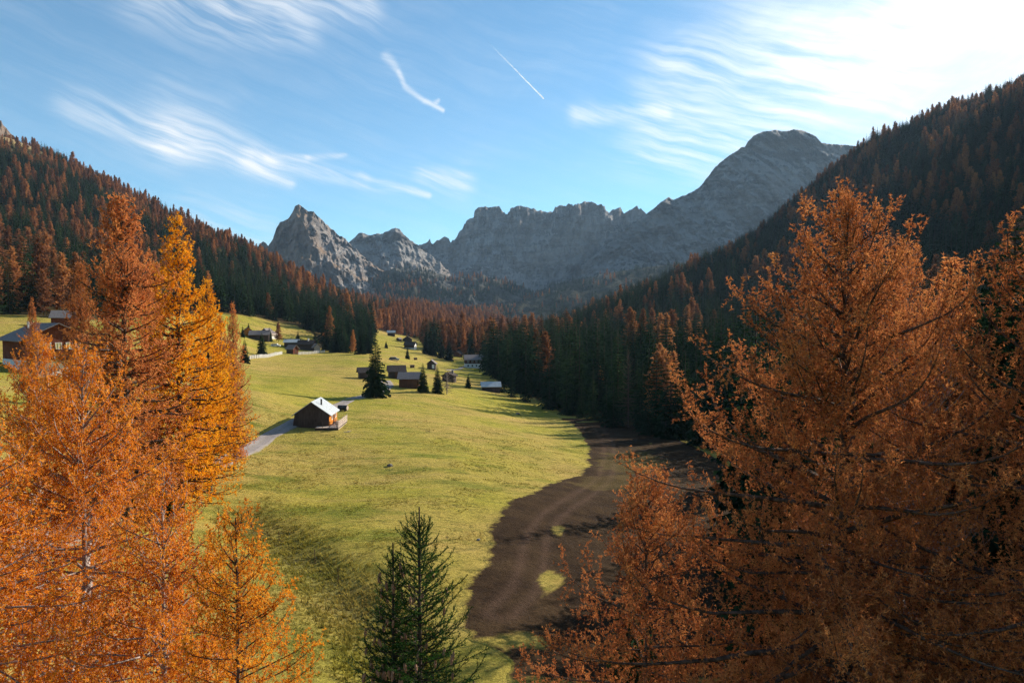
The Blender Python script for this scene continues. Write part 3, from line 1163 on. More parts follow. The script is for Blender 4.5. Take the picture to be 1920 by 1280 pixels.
def larch(seed, Ht, cb, Rad, q=1.0, nbr=150, blade=(0.064, 0.021), r0=0.2, shape=0.75, updroop=(62, -4), density=1.0, detail=True, tertiary=True, bare=0.0, fmin=0.0, top_round=0.0):
    """Ht height, cb crown base fraction, Rad crown radius, q coarseness (1 = close up).
    returns trunk-and-limbs mesh, crown mesh"""
    r = np.random.default_rng(seed)
    K = 14
    tz = np.linspace(0, 1, K)
    wob = np.stack([0.10 * np.sin(tz * 5 + seed), 0.10 * np.cos(tz * 4 + seed * 2)], 1) * (Ht / 20) * tz[:, None] * (1 - tz[:, None] * 0.6)
    tp = np.concatenate([wob, (tz * Ht)[:, None]], 1)
    wood = [tubes(tp[None], r0, 0.012 * q, 9)]
    # limbs
    h = cb + (1 - cb) * np.sort(r.random(nbr) ** 0.92)
    h = np.clip(h, 0, 0.985)
    t = (h - cb) / (1 - cb)
    prof = np.maximum(1 - t, 0.0) ** shape * (1 - 0.35 * np.clip(0.25 - t, 0, 1) / 0.25)
    if top_round:
        prof = prof + top_round * np.sqrt(np.clip(1 - t, 0, 1)) * np.clip((t - 0.5) * 2, 0, 1) * (1 - t)
    L = Rad * prof * r.uniform(0.62, 1.15, nbr) + 0.22 * q ** 0.5
    az = np.arange(nbr) * 2.399963 + r.normal(0, 0.35, nbr)
    e0 = np.radians(updroop[1] + (updroop[0] - updroop[1]) * t ** 1.6 + r.normal(0, 8, nbr))
    e1 = e0 - np.radians(18 * (1 - t) + 4)
    p0 = np.stack([np.interp(h * Ht, tp[:, 2], tp[:, 0]), np.interp(h * Ht, tp[:, 2], tp[:, 1]), h * Ht], 1)
    br = curves(p0, az, e0, e1, L, 10, np.radians(r.uniform(20, 75, nbr)), r.normal(0, 0.25, nbr))
    br += np.cumsum(r.normal(0, 0.012, br.shape), axis=1) * L[:, None, None] * 0.35
    rb = 0.007 + 0.0115 * L * (r0 / 0.2) ** 0.5
    wood.append(tubes(br, rb * max(1, q ** 0.25), 0.004 * min(q, 2), 4 if detail else 3))
    # side shoots
    sp = 0.115 * q / density
    p1, d1, id1, s1 = sample_on(br, sp, r, 0.10)
    n1 = len(p1)
    side = np.where(r.random(n1) < 0.5, -1, 1)
    a1 = np.arctan2(d1[:, 1], d1[:, 0]) + side * np.radians(r.uniform(25, 85, n1))
    up = r.random(n1) < (0.22 + 0.68 * s1)          # ascending fingers towards the tips
    el0 = np.where(up, np.radians(r.uniform(10, 65, n1)), np.radians(r.uniform(-45, 10, n1)))
    el1 = np.where(up, el0 + np.radians(25), el0 - np.radians(35))
    l1 = (0.25 + 0.40 * (1 - s1) ** 0.8 * np.minimum(L[id1], 3.2) ** 0.75) * r.uniform(0.5, 1.2, n1) * (q ** 0.25)
    sec = curves(p1, a1, el0, el1, l1, 5 if detail else 4, np.radians(np.where(up, 20, r.uniform(0, 40, n1))))
    qw = min(q, 1.6)
    wood.append(tubes(sec, np.full(n1, 0.0055 * qw), 0.002 * qw, 3 if q < 1.05 else 2))
    fol = []
    ts = 0.070 * q ** 0.9 / density
    P1, D1, I1, S1 = sample_on(sec, ts, r, 0.05)
    keep = r.random(len(P1)) > bare
    fol.append((P1[keep], D1[keep]))
    if tertiary:
        p2, d2, id2, s2 = sample_on(sec, 0.10 * q / density, r, 0.12)
        n2 = len(p2)
        a2 = np.arctan2(d2[:, 1], d2[:, 0]) + np.where(r.random(n2) < 0.5, -1, 1) * np.radians(r.uniform(20, 80, n2))
        e2 = np.where(up[id2], np.radians(r.uniform(0, 65, n2)), np.radians(r.uniform(-70, 25, n2)))
        l2 = r.uniform(0.10, 0.34, n2) * (1.1 - 0.5 * s2) * q ** 0.4
        ter = curves(p2, a2, e2, e2 + np.where(up[id2], 0.4, -0.5), l2, 3)
        wood.append(tubes(ter[:, ::2], np.full(n2, 0.0035 * qw), 0.0015 * qw, 2))
        P2, D2, _, _ = sample_on(ter, ts, r)
        keep = r.random(len(P2)) > bare
        fol.append((P2[keep], D2[keep]))
    Pb, Db, _, sb_ = sample_on(br, ts * 1.2, r, 0.45)
    fol.append((Pb, Db))
    # leader
    Pl, Dl, _, _ = sample_on(tp[None, -3:], ts * 0.8, r, 0.35)
    fol.append((Pl, Dl))
    Pa = np.concatenate([f[0] for f in fol])
    Da = np.concatenate([f[1] for f in fol])
    if fmin:
        k = Pa[:, 2] > fmin
        Pa, Da = Pa[k], Da[k]
    crown = tufts(Pa, Da, blade[0] * q ** 0.85, blade[1] * q ** 0.9, 5, r, along=0.75)
    return merge(wood), crown


def spruce_close(seed, Ht, cb, Rad, q=1.0, r0=0.15, tops=1, nwh=46):
    """close-up spruce: whorls of stiff limbs with needle-covered shoots"""
    r = np.random.default_rng(seed)
    wood, fp, fd = [], [], []
    tips = []
    for k in range(tops):
        hh = Ht * (1 - 0.035 * k)
        off = np.array([0.40 * k, 0.05 * k])
        tz = np.linspace(0, 1, 12)
        ramp = np.clip((tz - 0.55) / 0.2, 0, 1)[:, None] if tops > 1 else np.zeros((12, 1))
        tp = np.concatenate([off[None] * ramp, (tz * hh)[:, None]], 1)
        if k:
            tp = tp[6:]
        wood.append(tubes(tp[None], r0 * (0.5 if k else 1), 0.010 * q, 8))
        lo = max(cb, 0.72 if k else cb)
        hs = np.linspace(lo * hh, hh - 0.34, int(nwh * (1 - lo) / (1 - cb)))
        for h in hs:
            t = 1 - (hh - h) / (hh * (1 - cb))
            nb = r.integers(5, 7)
            L = (Rad * (1 - t) ** 0.70 * 1.0 + 0.08) * r.uniform(0.6, 1.2, nb)
            if k:
                L *= 0.75
            az = np.arange(nb) * 2 * np.pi / nb + r.uniform(0, 6.28)
            e0 = np.radians(2 + 48 * t ** 1.5 + r.normal(0, 9, nb))
            c = np.array([np.interp(h, tp[:, 2], tp[:, 0]), np.interp(h, tp[:, 2], tp[:, 1]), h])
            br = curves(np.repeat(c[None], nb, 0), az, e0, e0 - 0.12, L, 7, np.radians(r.uniform(10, 40, nb)), r.normal(0, 0.15, nb))
            wood.append(tubes(br, (0.004 + 0.009 * L), 0.003, 3))
            p1, d1, i1, s1 = sample_on(br, 0.075 * q, r, 0.08)
            n1 = len(p1)
            a1 = np.arctan2(d1[:, 1], d1[:, 0]) + np.where(r.random(n1) < .5, -1, 1) * np.radians(r.uniform(35, 65, n1))
            l1 = (0.06 + 0.34 * (1 - s1) * np.minimum(L[i1], 1.4) ** 0.8) * r.uniform(0.6, 1.15, n1)
            el = np.arcsin(np.clip(d1[:, 2], -1, 1)) + np.radians(r.uniform(-22, 12, n1))
            sec = curves(p1, a1, el, el + 0.1, l1, 3)
            wood.append(tubes(sec, np.full(n1, 0.004), 0.002, 2))
            for cc, st in ((br, 0.15), (sec, 0.0)):
                a, b, _, _ = sample_on(cc, 0.018 * q, r, st)
                fp.append(a)
                fd.append(b)
            tips.append(sec[:, -1])
            tips.append(br[:, -2])
        a, b, _, _ = sample_on(tp[None, -2:], 0.02 * q, r, 0.3)
        fp.append(a[a[:, 2] < hh - 0.02])
        fd.append(b[a[:, 2] < hh - 0.02])
    crown = tufts(np.concatenate(fp), np.concatenate(fd), 0.030 * q ** 0.9, 0.011 * q, 3, r, along=0.9)
    return merge(wood), crown, np.concatenate(tips)


def spruce_far(seed, rad=0.17, whorls=26, per=8, seg=5, crown_base=0.06, ragged=0.25):
    """unit-height spruce for the woods: drooping fronds in whorls"""
    r = np.random.default_rng(seed)
    V = []
    wh = np.linspace(crown_base, 0.985, whorls)
    for h in wh:
        t = (h - crown_base) / (1 - crown_base)
        n = max(3, int(per * (1 - t * 0.5)))
        az0 = r.uniform(0, 6.28)
        for i in range(n):
            a = az0 + i * 6.283 / n + r.normal(0, 0.2)
            L = rad * (1 - t) ** 0.85 * r.uniform(1 - ragged, 1 + ragged) + 0.008
            e = math.radians(-28 + 55 * t + r.normal(0, 8))
            dx, dy = math.cos(a), math.sin(a)
            px, py = -dy, dx
            for s in range(seg):
                s0 = s / seg * 0.95
                x = L * (s0 + 0.1)
                z = h + x * math.tan(e) - 0.25 * x * s0 * 0.5
                w = L * 0.34 * (1.05 - s0) * r.uniform(0.7, 1.3)
                l = L * 0.42 * r.uniform(0.7, 1.2)
                dr = l * r.uniform(0.25, 0.75)
                for sg in (-1, 1):
                    b0 = np.array([dx * x, dy * x, z])
                    b1 = np.array([dx * (x + l * 0.6), dy * (x + l * 0.6), z - l * 0.1])
                    tip = np.array([dx * (x + l * 0.55) + sg * px * w, dy * (x + l * 0.55) + sg * py * w, z - dr])
                    V += [b0, b1, tip] if sg > 0 else [b1, b0, tip]
    V = np.array(V)
    F = np.arange(len(V)).reshape(-1, 3)
    tp = np.array([[0, 0, -0.03], [0, 0, 0.5], [0, 0, 1.0]])
    return tubes(tp[None], 0.013, 0.001, 6), (V, F)


def larch_far(seed, rad=0.17, n=1500, crown_base=0.10, size=0.035, shape=0.8):
    """unit-height larch for the woods: feathery upswept sprays"""
    r = np.random.default_rng(seed)
    nb = 90
    h = crown_base + (1 - crown_base) * r.random(nb) ** 0.95
    t = (h - crown_base) / (1 - crown_base)
    L = rad * (1 - t) ** shape * (1 - 0.4 * np.clip(0.2 - t, 0, 1) / 0.2) * r.uniform(0.6, 1.2, nb) + 0.012
    az = np.arange(nb) * 2.4 + r.normal(0, 0.3, nb)
    e0 = np.radians(-8 + 55 * t + r.normal(0, 8, nb))
    br = curves(np.stack([0 * h, 0 * h, h], 1), az, e0, e0 - 0.15, L, 5, np.radians(r.uniform(10, 50, nb)))
    wood = [tubes(np.array([[[0, 0, -0.03], [0, 0, 0.5], [0, 0, 1.0]]]), 0.012, 0.001, 6), tubes(br, np.full(nb, 0.0022), 0.0006, 2)]
    p, d, i, s = sample_on(br, L.sum() / n, r, 0.08)
    jit = r.normal(size=p.shape) * (0.10 * L[i] + 0.004)[:, None]
    p = p + jit
    crown = tufts(p, d + np.array([0, 0, 0.15]), size, size * 0.50, 2, r, along=0.8)
    return merge(wood), crown


def mk(name, vf, mat, smooth=False):
    return np_mesh(name, vf[0], vf[1], mat, smooth)


def tree_obj(name, loc, wood_me, crown_me, label, group=None, scale=(1, 1, 1), rz=0.0, cat='tree'):
    e = link(name, None, loc=loc, rot=(0, 0, rz), scale=scale)
    e.empty_display_size = 0.3
    tag(e, label, cat, group)
    link('trunk', wood_me, e)
    link('crown', crown_me, e)
    return e


# ------------------------------------------------------------------ trees close to the camera
def hero_place(px, py_top, Y):
    top = P(px, py_top, Y)
    z = gz(top[0], top[1])
    return (top[0], top[1], z), top[2] - z


def hero_larch(px, py_top, Y, seed, mat, label, half, cb=0.25, q=None, bark='bark', group=None, shape=0.7, perm=13, **k):
    """half = (metres below the top, half width of the crown there)"""
    loc, ht = hero_place(px, py_top, Y)
    q = q or max(1.0, Y / 16)
    cl = ht * (1 - cb)
    Rad = half[1] / 0.9 / (half[0] / cl) ** shape
    w, c = larch(seed, ht, cb, Rad, q, nbr=int(perm * cl), shape=shape, **k)
    if DEBUG:
        print('larch', seed, 'ht %.1f' % ht, 'Rad %.1f' % Rad, 'wood', len(w[1]) * 2, 'needles', len(c[1]))
    return tree_obj('larch_tree', (loc[0], loc[1], loc[2] - 0.1), mk('larch_wood', w, M[bark]), mk('larch_needles', c, M[mat]), label, group)


DEBUG = False


def same_larch(src, px, py_top, Y, label, mat, rz, wide=1.0, group=None):
    """another larch that shares the grown shape of src, scaled and turned"""
    loc, ht = hero_place(px, py_top, Y)
    kids = {c.name.split('.')[0]: c for c in src.children}
    h0 = max(v.co.z for v in kids['trunk'].data.vertices[:14 * 9])
    k = ht / h0
    e = tree_obj('larch_tree', (loc[0], loc[1], loc[2] - 0.1), kids['trunk'].data, kids['crown'].data, label, group, (k * wide, k * wide, k), rz)
    if mat:
        for c in e.children:
            if c.name.startswith('crown'):
                c.material_slots[0].link = 'OBJECT'
                c.material_slots[0].material = M[mat]
    return e


R1 = hero_larch(1588, 372, 14.5, 11, 'larch_rust', 'huge rust brown larch towering beside the dark wood, wide feathery crown', (6.6, 3.9), cb=0.38, r0=0.24, shape=0.70)
hero_larch(1213, 892, 16, 12, 'larch_rust', 'small rust brown larch tip against the bare earth', (3, 1.9), cb=0.45, r0=0.10, perm=11, q=1.06)
same_larch(R1, 2085, 300, 13.0, 'rust brown larch reaching its branches past the huge larch', None, 2.2, 0.95)
L1 = hero_larch(152, 668, 20, 21, 'larch_orange', 'bright orange larch with a pale trunk in front of the big wooden house', (5.2, 3.0), cb=0.3, r0=0.15, q=1.45, bark='bark_pale')
L2 = hero_larch(302, 888, 16.5, 22, 'larch_orange', 'bright orange larch with a pale leader beside the young golden larch', (5, 2.4), cb=0.4, r0=0.12, q=1.25, bark='bark_pale')
hero_larch(440, 962, 14.5, 23, 'larch_amber', 'young golden orange larch standing at the edge of the grassy bank', (3.6, 1.4), cb=0.45, r0=0.10, q=1.1)
same_larch(L1, 70, 640, 27, 'orange larch hiding the white basement of the big wooden house', None, 1.7, 0.85)
same_larch(L2, -70, 770, 16, 'orange larch leaning in beside the pale trunked larch', None, 2.9, 1.25)
same_larch(L1, 1695, 485, 21, 'slim rust brown larch pressed against the huge larch', 'larch_rust', 0.8, 0.62)
T1 = hero_larch(228, 378, 55, 31, 'larch_brown', 'tall brown orange larch with a broad rounded top among the roadside trees', (14, 4.7), cb=0.10, r0=0.36, q=4.2, shape=0.60, perm=9, density=1.25)
T2 = hero_larch(332, 412, 62, 32, 'larch_gold', 'tall glowing golden larch beside the road', (16, 4.4), cb=0.06, r0=0.34, q=4.6, shape=0.75, perm=9, density=1.3)
same_larch(T2, 388, 528, 74, 'shorter glowing golden larch next to the tall golden one', None, 2.0, 0.95)
same_larch(T2, 436, 572, 84, 'slender orange larch standing right at the road edge', 'larch_brown', 4.0, 0.62)
same_larch(T1, 412, 596, 96, 'small orange larch behind the slender roadside larch', 'larch_brown', 1.0, 0.8)
same_larch(T1, 286, 500, 72, 'brown larch squeezed between the two tall roadside larches', 'larch_brown', 2.5, 0.6)
same_larch(T1, 150, 498, 78, 'thin brown larch behind the roof of the big wooden house', 'larch_rust', 3.6, 0.62)
same_larch(T2, 60, 560, 92, 'dull brown larch beside the chimney of the big wooden house', 'larch_rust', 1.2, 0.62)
same_larch(T2, 1785, 492, 36, 'golden brown larch behind the huge rust brown larch', 'larch_brown', 0.4, 1.15)
same_larch(T1, 205, 560, 60, 'rusty larch with bare lower limbs in front of the tall brown larch', 'larch_rust', 5.1, 0.7)

# ---- spruces close to the camera
def cone_mesh():
    V, F = [], []
    n, m_ = 8, 7
    for j in range(m_):
        t = j / (m_ - 1)
        rr = 0.019 * math.sin(math.pi * (0.12 + 0.80 * t)) ** 0.7 + 0.002
        for i in range(n):
            a = 2 * math.pi * (i + 0.5 * (j % 2)) / n
            k = rr * (1.16 if (i + j) % 2 else 0.92)
            V.append((k * math.cos(a), k * math.sin(a), -0.135 * t))
    for j in range(m_ - 1):
        for i in range(n):
            F.append((j * n + i, j * n + (i + 1) % n, (j + 1) * n + (i + 1) % n, (j + 1) * n + i))
    me = bpy.data.meshes.new('spruce_cone')
    me.from_pydata(V, [], F)
    me.update()
    me.materials.append(plain_mat('cone_scales', (0.24, 0.125, 0.075), 0.7, 0.45, 60.0))
    return me


def near_spruce():
    loc, ht = hero_place(786, 950, 10)
    w, c, tips = spruce_close(51, ht, 0.70, 1.45, tops=2)
    # the second leader grows towards -x
    for a in (w[0], c[0], tips):
        a[:, 0] *= -1
    e = tree_obj('spruce_tree', (loc[0], loc[1], loc[2]), mk('spruce_wood', w, M['bark_spruce']), mk('spruce_needles', c[:2] if len(c) > 2 else c, M['spruce_hero']), 'dark green spruce with two leaders hung with brown cones')
    if DEBUG:
        print('larch-spruce', ht, len(w[1]) * 2, len(c[1]))
    cm = cone_mesh()
    r = np.random.default_rng(5)
    ok = tips[(tips[:, 2] > ht - 3.4) & (tips[:, 2] < ht - 0.75) & (tips[:, 1] < 0.25)]
    for i in r.choice(len(ok), min(110, len(ok)), replace=False):
        k = r.uniform(0.85, 1.15)
        link('cone', cm, e, tuple(ok[i] + np.array([0, 0, -0.005])), (r.normal(0, 0.15), r.normal(0, 0.15), r.uniform(0, 6)), (k, k, k))


near_spruce()


# ------------------------------------------------------------------ woods
SPR = [(mk('spruce_trunk', a, M['bark_spruce']), mk('spruce_crown', b, M['spruce_far'])) for a, b in
       (spruce_far(1, 0.165), spruce_far(2, 0.14, 28), spruce_far(3, 0.19, 24, ragged=0.32))]
LAR = [(mk('larch_trunk', a, M['bark']), mk('larch_crown', b, M['larch_far'])) for a, b in
       (larch_far(1, 0.20, 1500, 0.08, 0.042, 0.65), larch_far(2, 0.17, 1400, 0.08, 0.042, 0.7), larch_far(3, 0.23, 1600, 0.12, 0.045, 0.6))]
# a finer spruce for the ones that stand free in the meadow
SPM = [(mk('spruce_trunk', a, M['bark_spruce']), mk('spruce_crown', b, M['spruce_far'])) for a, b in
       (spruce_far(11, 0.20, 46, 11, 7, 0.07, 0.34), spruce_far(12, 0.17, 44, 11, 7, 0.10, 0.3))]
SRC = {}


def wood_tree(kind, var, x, y, z, h, wide, rz, label, group):
    me = (SPR if kind == 's' else LAR if kind == 'l' else SPM)[var]
    e = tree_obj('larch_tree' if kind == 'l' else 'spruce_tree', (x, y, z), me[0], me[1], label, group, (h * wide, h * wide, h), rz)
    if (kind, var) not in SRC:
        SRC[(kind, var)] = {c.name.split('.')[0]: c for c in e.children}
    return e


def scatter(x0, x1, y0, y1, sp, r):
    xs = np.arange(x0, x1, sp)
    ys = np.arange(y0, y1, sp)
    X, Y = np.meshgrid(xs, ys)
    X = X + r.uniform(-0.46, 0.46, X.shape) * sp
    Y = Y + r.uniform(-0.46, 0.46, Y.shape) * sp
    return X.ravel(), Y.ravel()


def plant_woods():
    r = np.random.default_rng(12)
    # horizon of the bare terrain, for culling what lies behind the crests
    az = np.radians(np.linspace(-62, 75, 550))
    rg = np.geomspace(30, 2600, 260)
    A, G = np.meshgrid(az, rg)
    gx, gy = G * np.sin(A), G * np.cos(A)
    el = (H(gx, gy) - CZ) / G
    cum = np.maximum.accumulate(el, axis=0)

    def hidden(x, y, ztop):
        rr = np.hypot(x, y)
        a = np.arctan2(x, y)
        i = np.clip(np.searchsorted(rg, rr) - 2, 0, len(rg) - 1)
        j = np.clip(((a - az[0]) / (az[-1] - az[0]) * (len(az) - 1)).round().astype(int), 0, len(az) - 1)
        return (ztop - CZ) / rr < cum[i, j] - 0.001

    sets = []
    for which, (x0, x1, y0, y1, sp) in enumerate(((-1000, -20, 180, 1250, 8.0), (-30, 900, -40, 1150, 6.8), (-200, 300, 420, 1500, 7.5), (-700, 900, 1300, 2500, 12.0))):
        X, Y = scatter(x0, x1, y0, y1, sp, r)
        Z = H(X, Y)
        k = region(X, Y, Z)[which]
        if which == 3:
            k &= ~region(X, Y, Z)[2]
        if which == 2:
            k &= ~region(X, Y, Z)[0] & ~region(X, Y, Z)[1]
        X, Y, Z = X[k], Y[k], Z[k]
        px, py = proj(X, Y, Z)
        n = fbm(X / 70, Y / 70, which * 3.1, 3)
        n2 = r.random(len(X))
        hh = r.normal((18.5, 19, 18, 15)[which], (4.2, 4.2, 3.2, 2.5)[which], len(X)).clip(7, 29)
        if which == 0:
            crest = np.interp(px, [0, 130, 250, 480, 600, 700], [268, 312, 392, 482, 540, 575])
            near_top = np.clip(1 - (py - crest) / 55, 0, 1)
            pl = 0.06 + 0.75 * n + 0.40 * near_top + 0.10 * ((px < 190) & (py > 430)) - 0.12 * ((px > 420) & (py > 520))
            dens = r.random(len(X)) < np.where(near_top > 0.6, 0.75, 0.93)
            hh = np.where(near_top > 0.5, hh * 0.8, hh)
        elif which == 1:
            pl = 0.03 + 0.40 * n * (Y > 260) + 0.05 * n + 0.16 * (py < 380)
            hh = np.where(Y < 95, np.where(px < 2000, (20 - Z + 0.05 * Y) * r.uniform(0.8, 1.0, len(X)), r.uniform(20, 27, len(X))), hh)
            dens = r.random(len(X)) < 0.95
        elif which == 2:
            pl = 0.80 + 0.5 * n - 0.55 * ((px > 795) & (px < 830) & (py > 640))
            dens = r.random(len(X)) < 0.9
        else:
            pl = 0.30 + 0.7 * n + 0.6 * ((Y < 1560) & (px > 760) & (px < 900))
            dens = r.random(len(X)) < 0.8
        off = (px < -60) | (px > 1980)
        keep = dens & (~hidden(X, Y, Z + hh) | (off & (np.hypot(X, Y) < 260)))
        keep &= ~((px < -60) & (which != 1)) & ~(off & (np.hypot(X, Y) >= 260) & (which != 1))
        keep &= ~((which == 1) & (px > 2050) & (np.hypot(X, Y) > 330))
        lar = n2 < pl
        sets.append(np.stack([X, Y, Z, hh, lar.astype(float), np.full(len(X), float(which))], 1)[keep])
    # trees on the wooded spurs below the cliffs
    for hv in HILL_V:
        k = r.choice(len(hv), 3800, replace=True)
        q = hv[k] + r.normal(0, 3, (len(k), 3)) * np.array([1, 1, 0.0])
        pl = 0.10 + 0.5 * fbm(q[:, 0] / 90, q[:, 1] / 90, 0.5, 3)
        patch = fbm(q[:, 0] / 130, q[:, 1] / 130, 2.5, 3) > -0.28
        px, py = proj(q[:, 0], q[:, 1], q[:, 2])
        ok = patch & (q[:, 2] > H(q[:, 0], q[:, 1]) - 1) & (px > 600) & (px < 1500)
        sets.append(np.stack([q[:, 0], q[:, 1], q[:, 2] - 1.5, r.normal(16, 3, len(q)).clip(9, 24), (r.random(len(q)) < pl).astype(float), np.full(len(q), 3.0)], 1)[ok])
    X, Y = scatter(8, 40, 33, 56, 3.9, r)
    k = X > 0.27 * Y + 3
    X, Y = X[k], Y[k]
    zz = H(X, Y)
    sets.append(np.stack([X, Y, zz, (20 - zz + 0.05 * Y) * r.uniform(0.8, 1.0, len(X)), 0 * X, 0 * X + 1], 1))
    T = np.concatenate(sets)
    # the camera itself and the close trees stay free
    T = T[(np.hypot(T[:, 0], T[:, 1]) > 26)]
    # trees that stand out along the edge of the dark wood: (px, py base, height px, kind)
    extra = []
    for px, py, hp, kd in ((1030, 767, 98, 's'), (1112, 786, 105, 's'), (1137, 790, 80, 's'), (1090, 783, 62, 's'), (1237, 795, 150, 'l'), (1260, 792, 134, 'l'), (1284, 818, 162, 's'), (1248, 822, 118, 's'),
                           (1150, 800, 90, 's'), (1215, 815, 95, 's'), (985, 752, 70, 's'), (960, 744, 66, 's'), (940, 735, 62, 's'), (1062, 778, 85, 's'), (1200, 808, 120, 's'), (1310, 835, 140, 's'), (1340, 842, 170, 's')):
        g = ground_at(px, py)
        extra.append((*g, hp / FPX * g[1], float(kd == 'l'), 4.0))
    T = np.concatenate([T, np.array(extra)])
    # how much of each tree the picture shows: paint front to back on a small canvas
    px, py = proj(T[:, 0], T[:, 1], T[:, 2])
    hp = T[:, 3] / T[:, 1].clip(1) * FPX
    order = np.argsort(np.hypot(T[:, 0], T[:, 1]))
    S = 0.5
    cv = np.zeros((640, 960), bool)
    cv[int(560 * S):, int(1240 * S):] = True      # behind the big near larches
    cv[int(600 * S):, :int(440 * S)] = True
    cv[int(400 * S):int(600 * S), int(190 * S):int(390 * S)] = True
    vis = np.zeros(len(T))
    for i in order:
        b = py[i] * S
        h = hp[i] * S
        x = px[i] * S
        if T[i, 1] < 20 or h < 1 or x < 0 or x > 959:
            continue
        for k in range(max(0, int(b - h)), min(639, int(b))):
            t = max(0.0, (k - (b - h)) / h)
            w = 0.16 * h * t ** 0.85
            a0, a1 = max(0, int(x - w)), min(960, int(x + w) + 1)
            row = cv[k, a0:a1]
            vis[i] += (~row).sum()
            row[:] = True
    rz = r.uniform(0, 6.28, len(T))
    wide = r.uniform(0.82, 1.2, len(T))
    var = r.integers(0, 3, len(T))
    lab = {('l', 0): 'russet larch in the mixed wood on the sunny slope', ('s', 0): 'dark green spruce in the mixed wood on the sunny slope',
           ('l', 1): 'rusty larch among the dark spruces of the shaded wood', ('s', 1): 'dark spruce in the shaded wood beside the bare earth',
           ('l', 2): 'reddish larch in the far larch wood below the grey cliffs', ('s', 2): 'dark spruce in the far larch wood below the grey cliffs',
           ('l', 3): 'distant larch at the head of the valley', ('s', 3): 'distant spruce at the head of the valley',
           ('l', 4): 'rusty larch at the very edge of the shaded wood', ('s', 4): 'spruce at the very edge of the shaded wood'}
    grp = {0: 'trees on the sunny slope', 1: 'trees of the shaded wood', 2: 'trees of the far larch wood', 3: 'trees at the head of the valley', 4: 'trees along the edge of the shaded wood'}
    single = np.zeros(len(T), bool)
    for kind in (0, 1):
        c = np.nonzero((T[:, 4] == kind) & (vis >= 3))[0]
        c = c[np.argsort(-(vis[c] + 4000 * (T[c, 5] == 4)))][:296]
        single[c] = True
    for i in np.nonzero(single)[0]:
        kd = 'l' if T[i, 4] else 's'
        w_ = int(T[i, 5])
        wood_tree(kd, int(var[i]), T[i, 0], T[i, 1], T[i, 2] - 0.2, T[i, 3], wide[i], rz[i], lab[(kd, w_)], grp[w_])
    if DEBUG:
        print('forest', len(T), 'single', single.sum(), 'larch', int(T[:, 4].sum()), [int((T[:, 5] == k).sum()) for k in range(5)])
    for kind, nm, label in ((0, 'spruce_forest', 'mass of dark green spruces covering the valley sides'), (1, 'larch_forest', 'mass of russet larches mixed through the woods of the valley sides')):
        k = (~single) & (T[:, 4] == kind)
        q = T[k]
        me = bpy.data.meshes.new(nm)
        me.vertices.add(len(q))
        me.vertices.foreach_set('co', np.ascontiguousarray(q[:, :3] - np.array([0, 0, 0.2]), np.float32).ravel())
        add_attr(me, 'h', q[:, 3])
        add_attr(me, 'wide', wide[k] * q[:, 3])
        add_attr(me, 'rz', rz[k])
        a = me.attributes.new('variant', 'INT', 'POINT')
        a.data.foreach_set('value', np.ascontiguousarray(var[k], np.int32))
        o = tag(link(nm, me), label, kind='stuff')
        forest_nodes(o, 'l' if kind else 's')


def forest_nodes(o, kd):
    g = bpy.data.node_groups.new(o.name, 'GeometryNodeTree')
    g.interface.new_socket('Geometry', in_out='INPUT', socket_type='NodeSocketGeometry')
    g.interface.new_socket('Geometry', in_out='OUTPUT', socket_type='NodeSocketGeometry')
    N, L = g.nodes.new, g.links.new
    gi, go, jn = N('NodeGroupInput'), N('NodeGroupOutput'), N('GeometryNodeJoinGeometry')

    def attr(name, tp):
        n = N('GeometryNodeInputNamedAttribute')
        n.data_type = tp
        n.inputs[0].default_value = name
        return n.outputs[0]
    sc = N('ShaderNodeCombineXYZ')
    w = attr('wide', 'FLOAT')
    L(w, sc.inputs[0])
    L(w, sc.inputs[1])
    L(attr('h', 'FLOAT'), sc.inputs[2])
    ro = N('ShaderNodeCombineXYZ')
    L(attr('rz', 'FLOAT'), ro.inputs[2])
    er = N('FunctionNodeEulerToRotation')
    L(ro.outputs[0], er.inputs[0])
    va = attr('variant', 'INT')
    for v in range(3):
        cmp_ = N('FunctionNodeCompare')
        cmp_.data_type = 'INT'
        cmp_.operation = 'EQUAL'
        L(va, cmp_.inputs[2])
        cmp_.inputs[3].default_value = v
        for part in ('trunk', 'crown'):
            oi = N('GeometryNodeObjectInfo')
            oi.transform_space = 'ORIGINAL'
            oi.inputs[0].default_value = SRC[(kd, v)][part]
            oi.inputs['As Instance'].default_value = True
            ip = N('GeometryNodeInstanceOnPoints')
            L(gi.outputs[0], ip.inputs['Points'])
            L(cmp_.outputs[0], ip.inputs['Selection'])
            L(oi.outputs['Geometry'], ip.inputs['Instance'])
            L(er.outputs[0], ip.inputs['Rotation'])
            L(sc.outputs[0], ip.inputs['Scale'])
            L(ip.outputs[0], jn.inputs[0])
    L(jn.outputs[0], go.inputs[0])
    m = o.modifiers.new('trees', 'NODES')
    m.node_group = g


plant_woods()

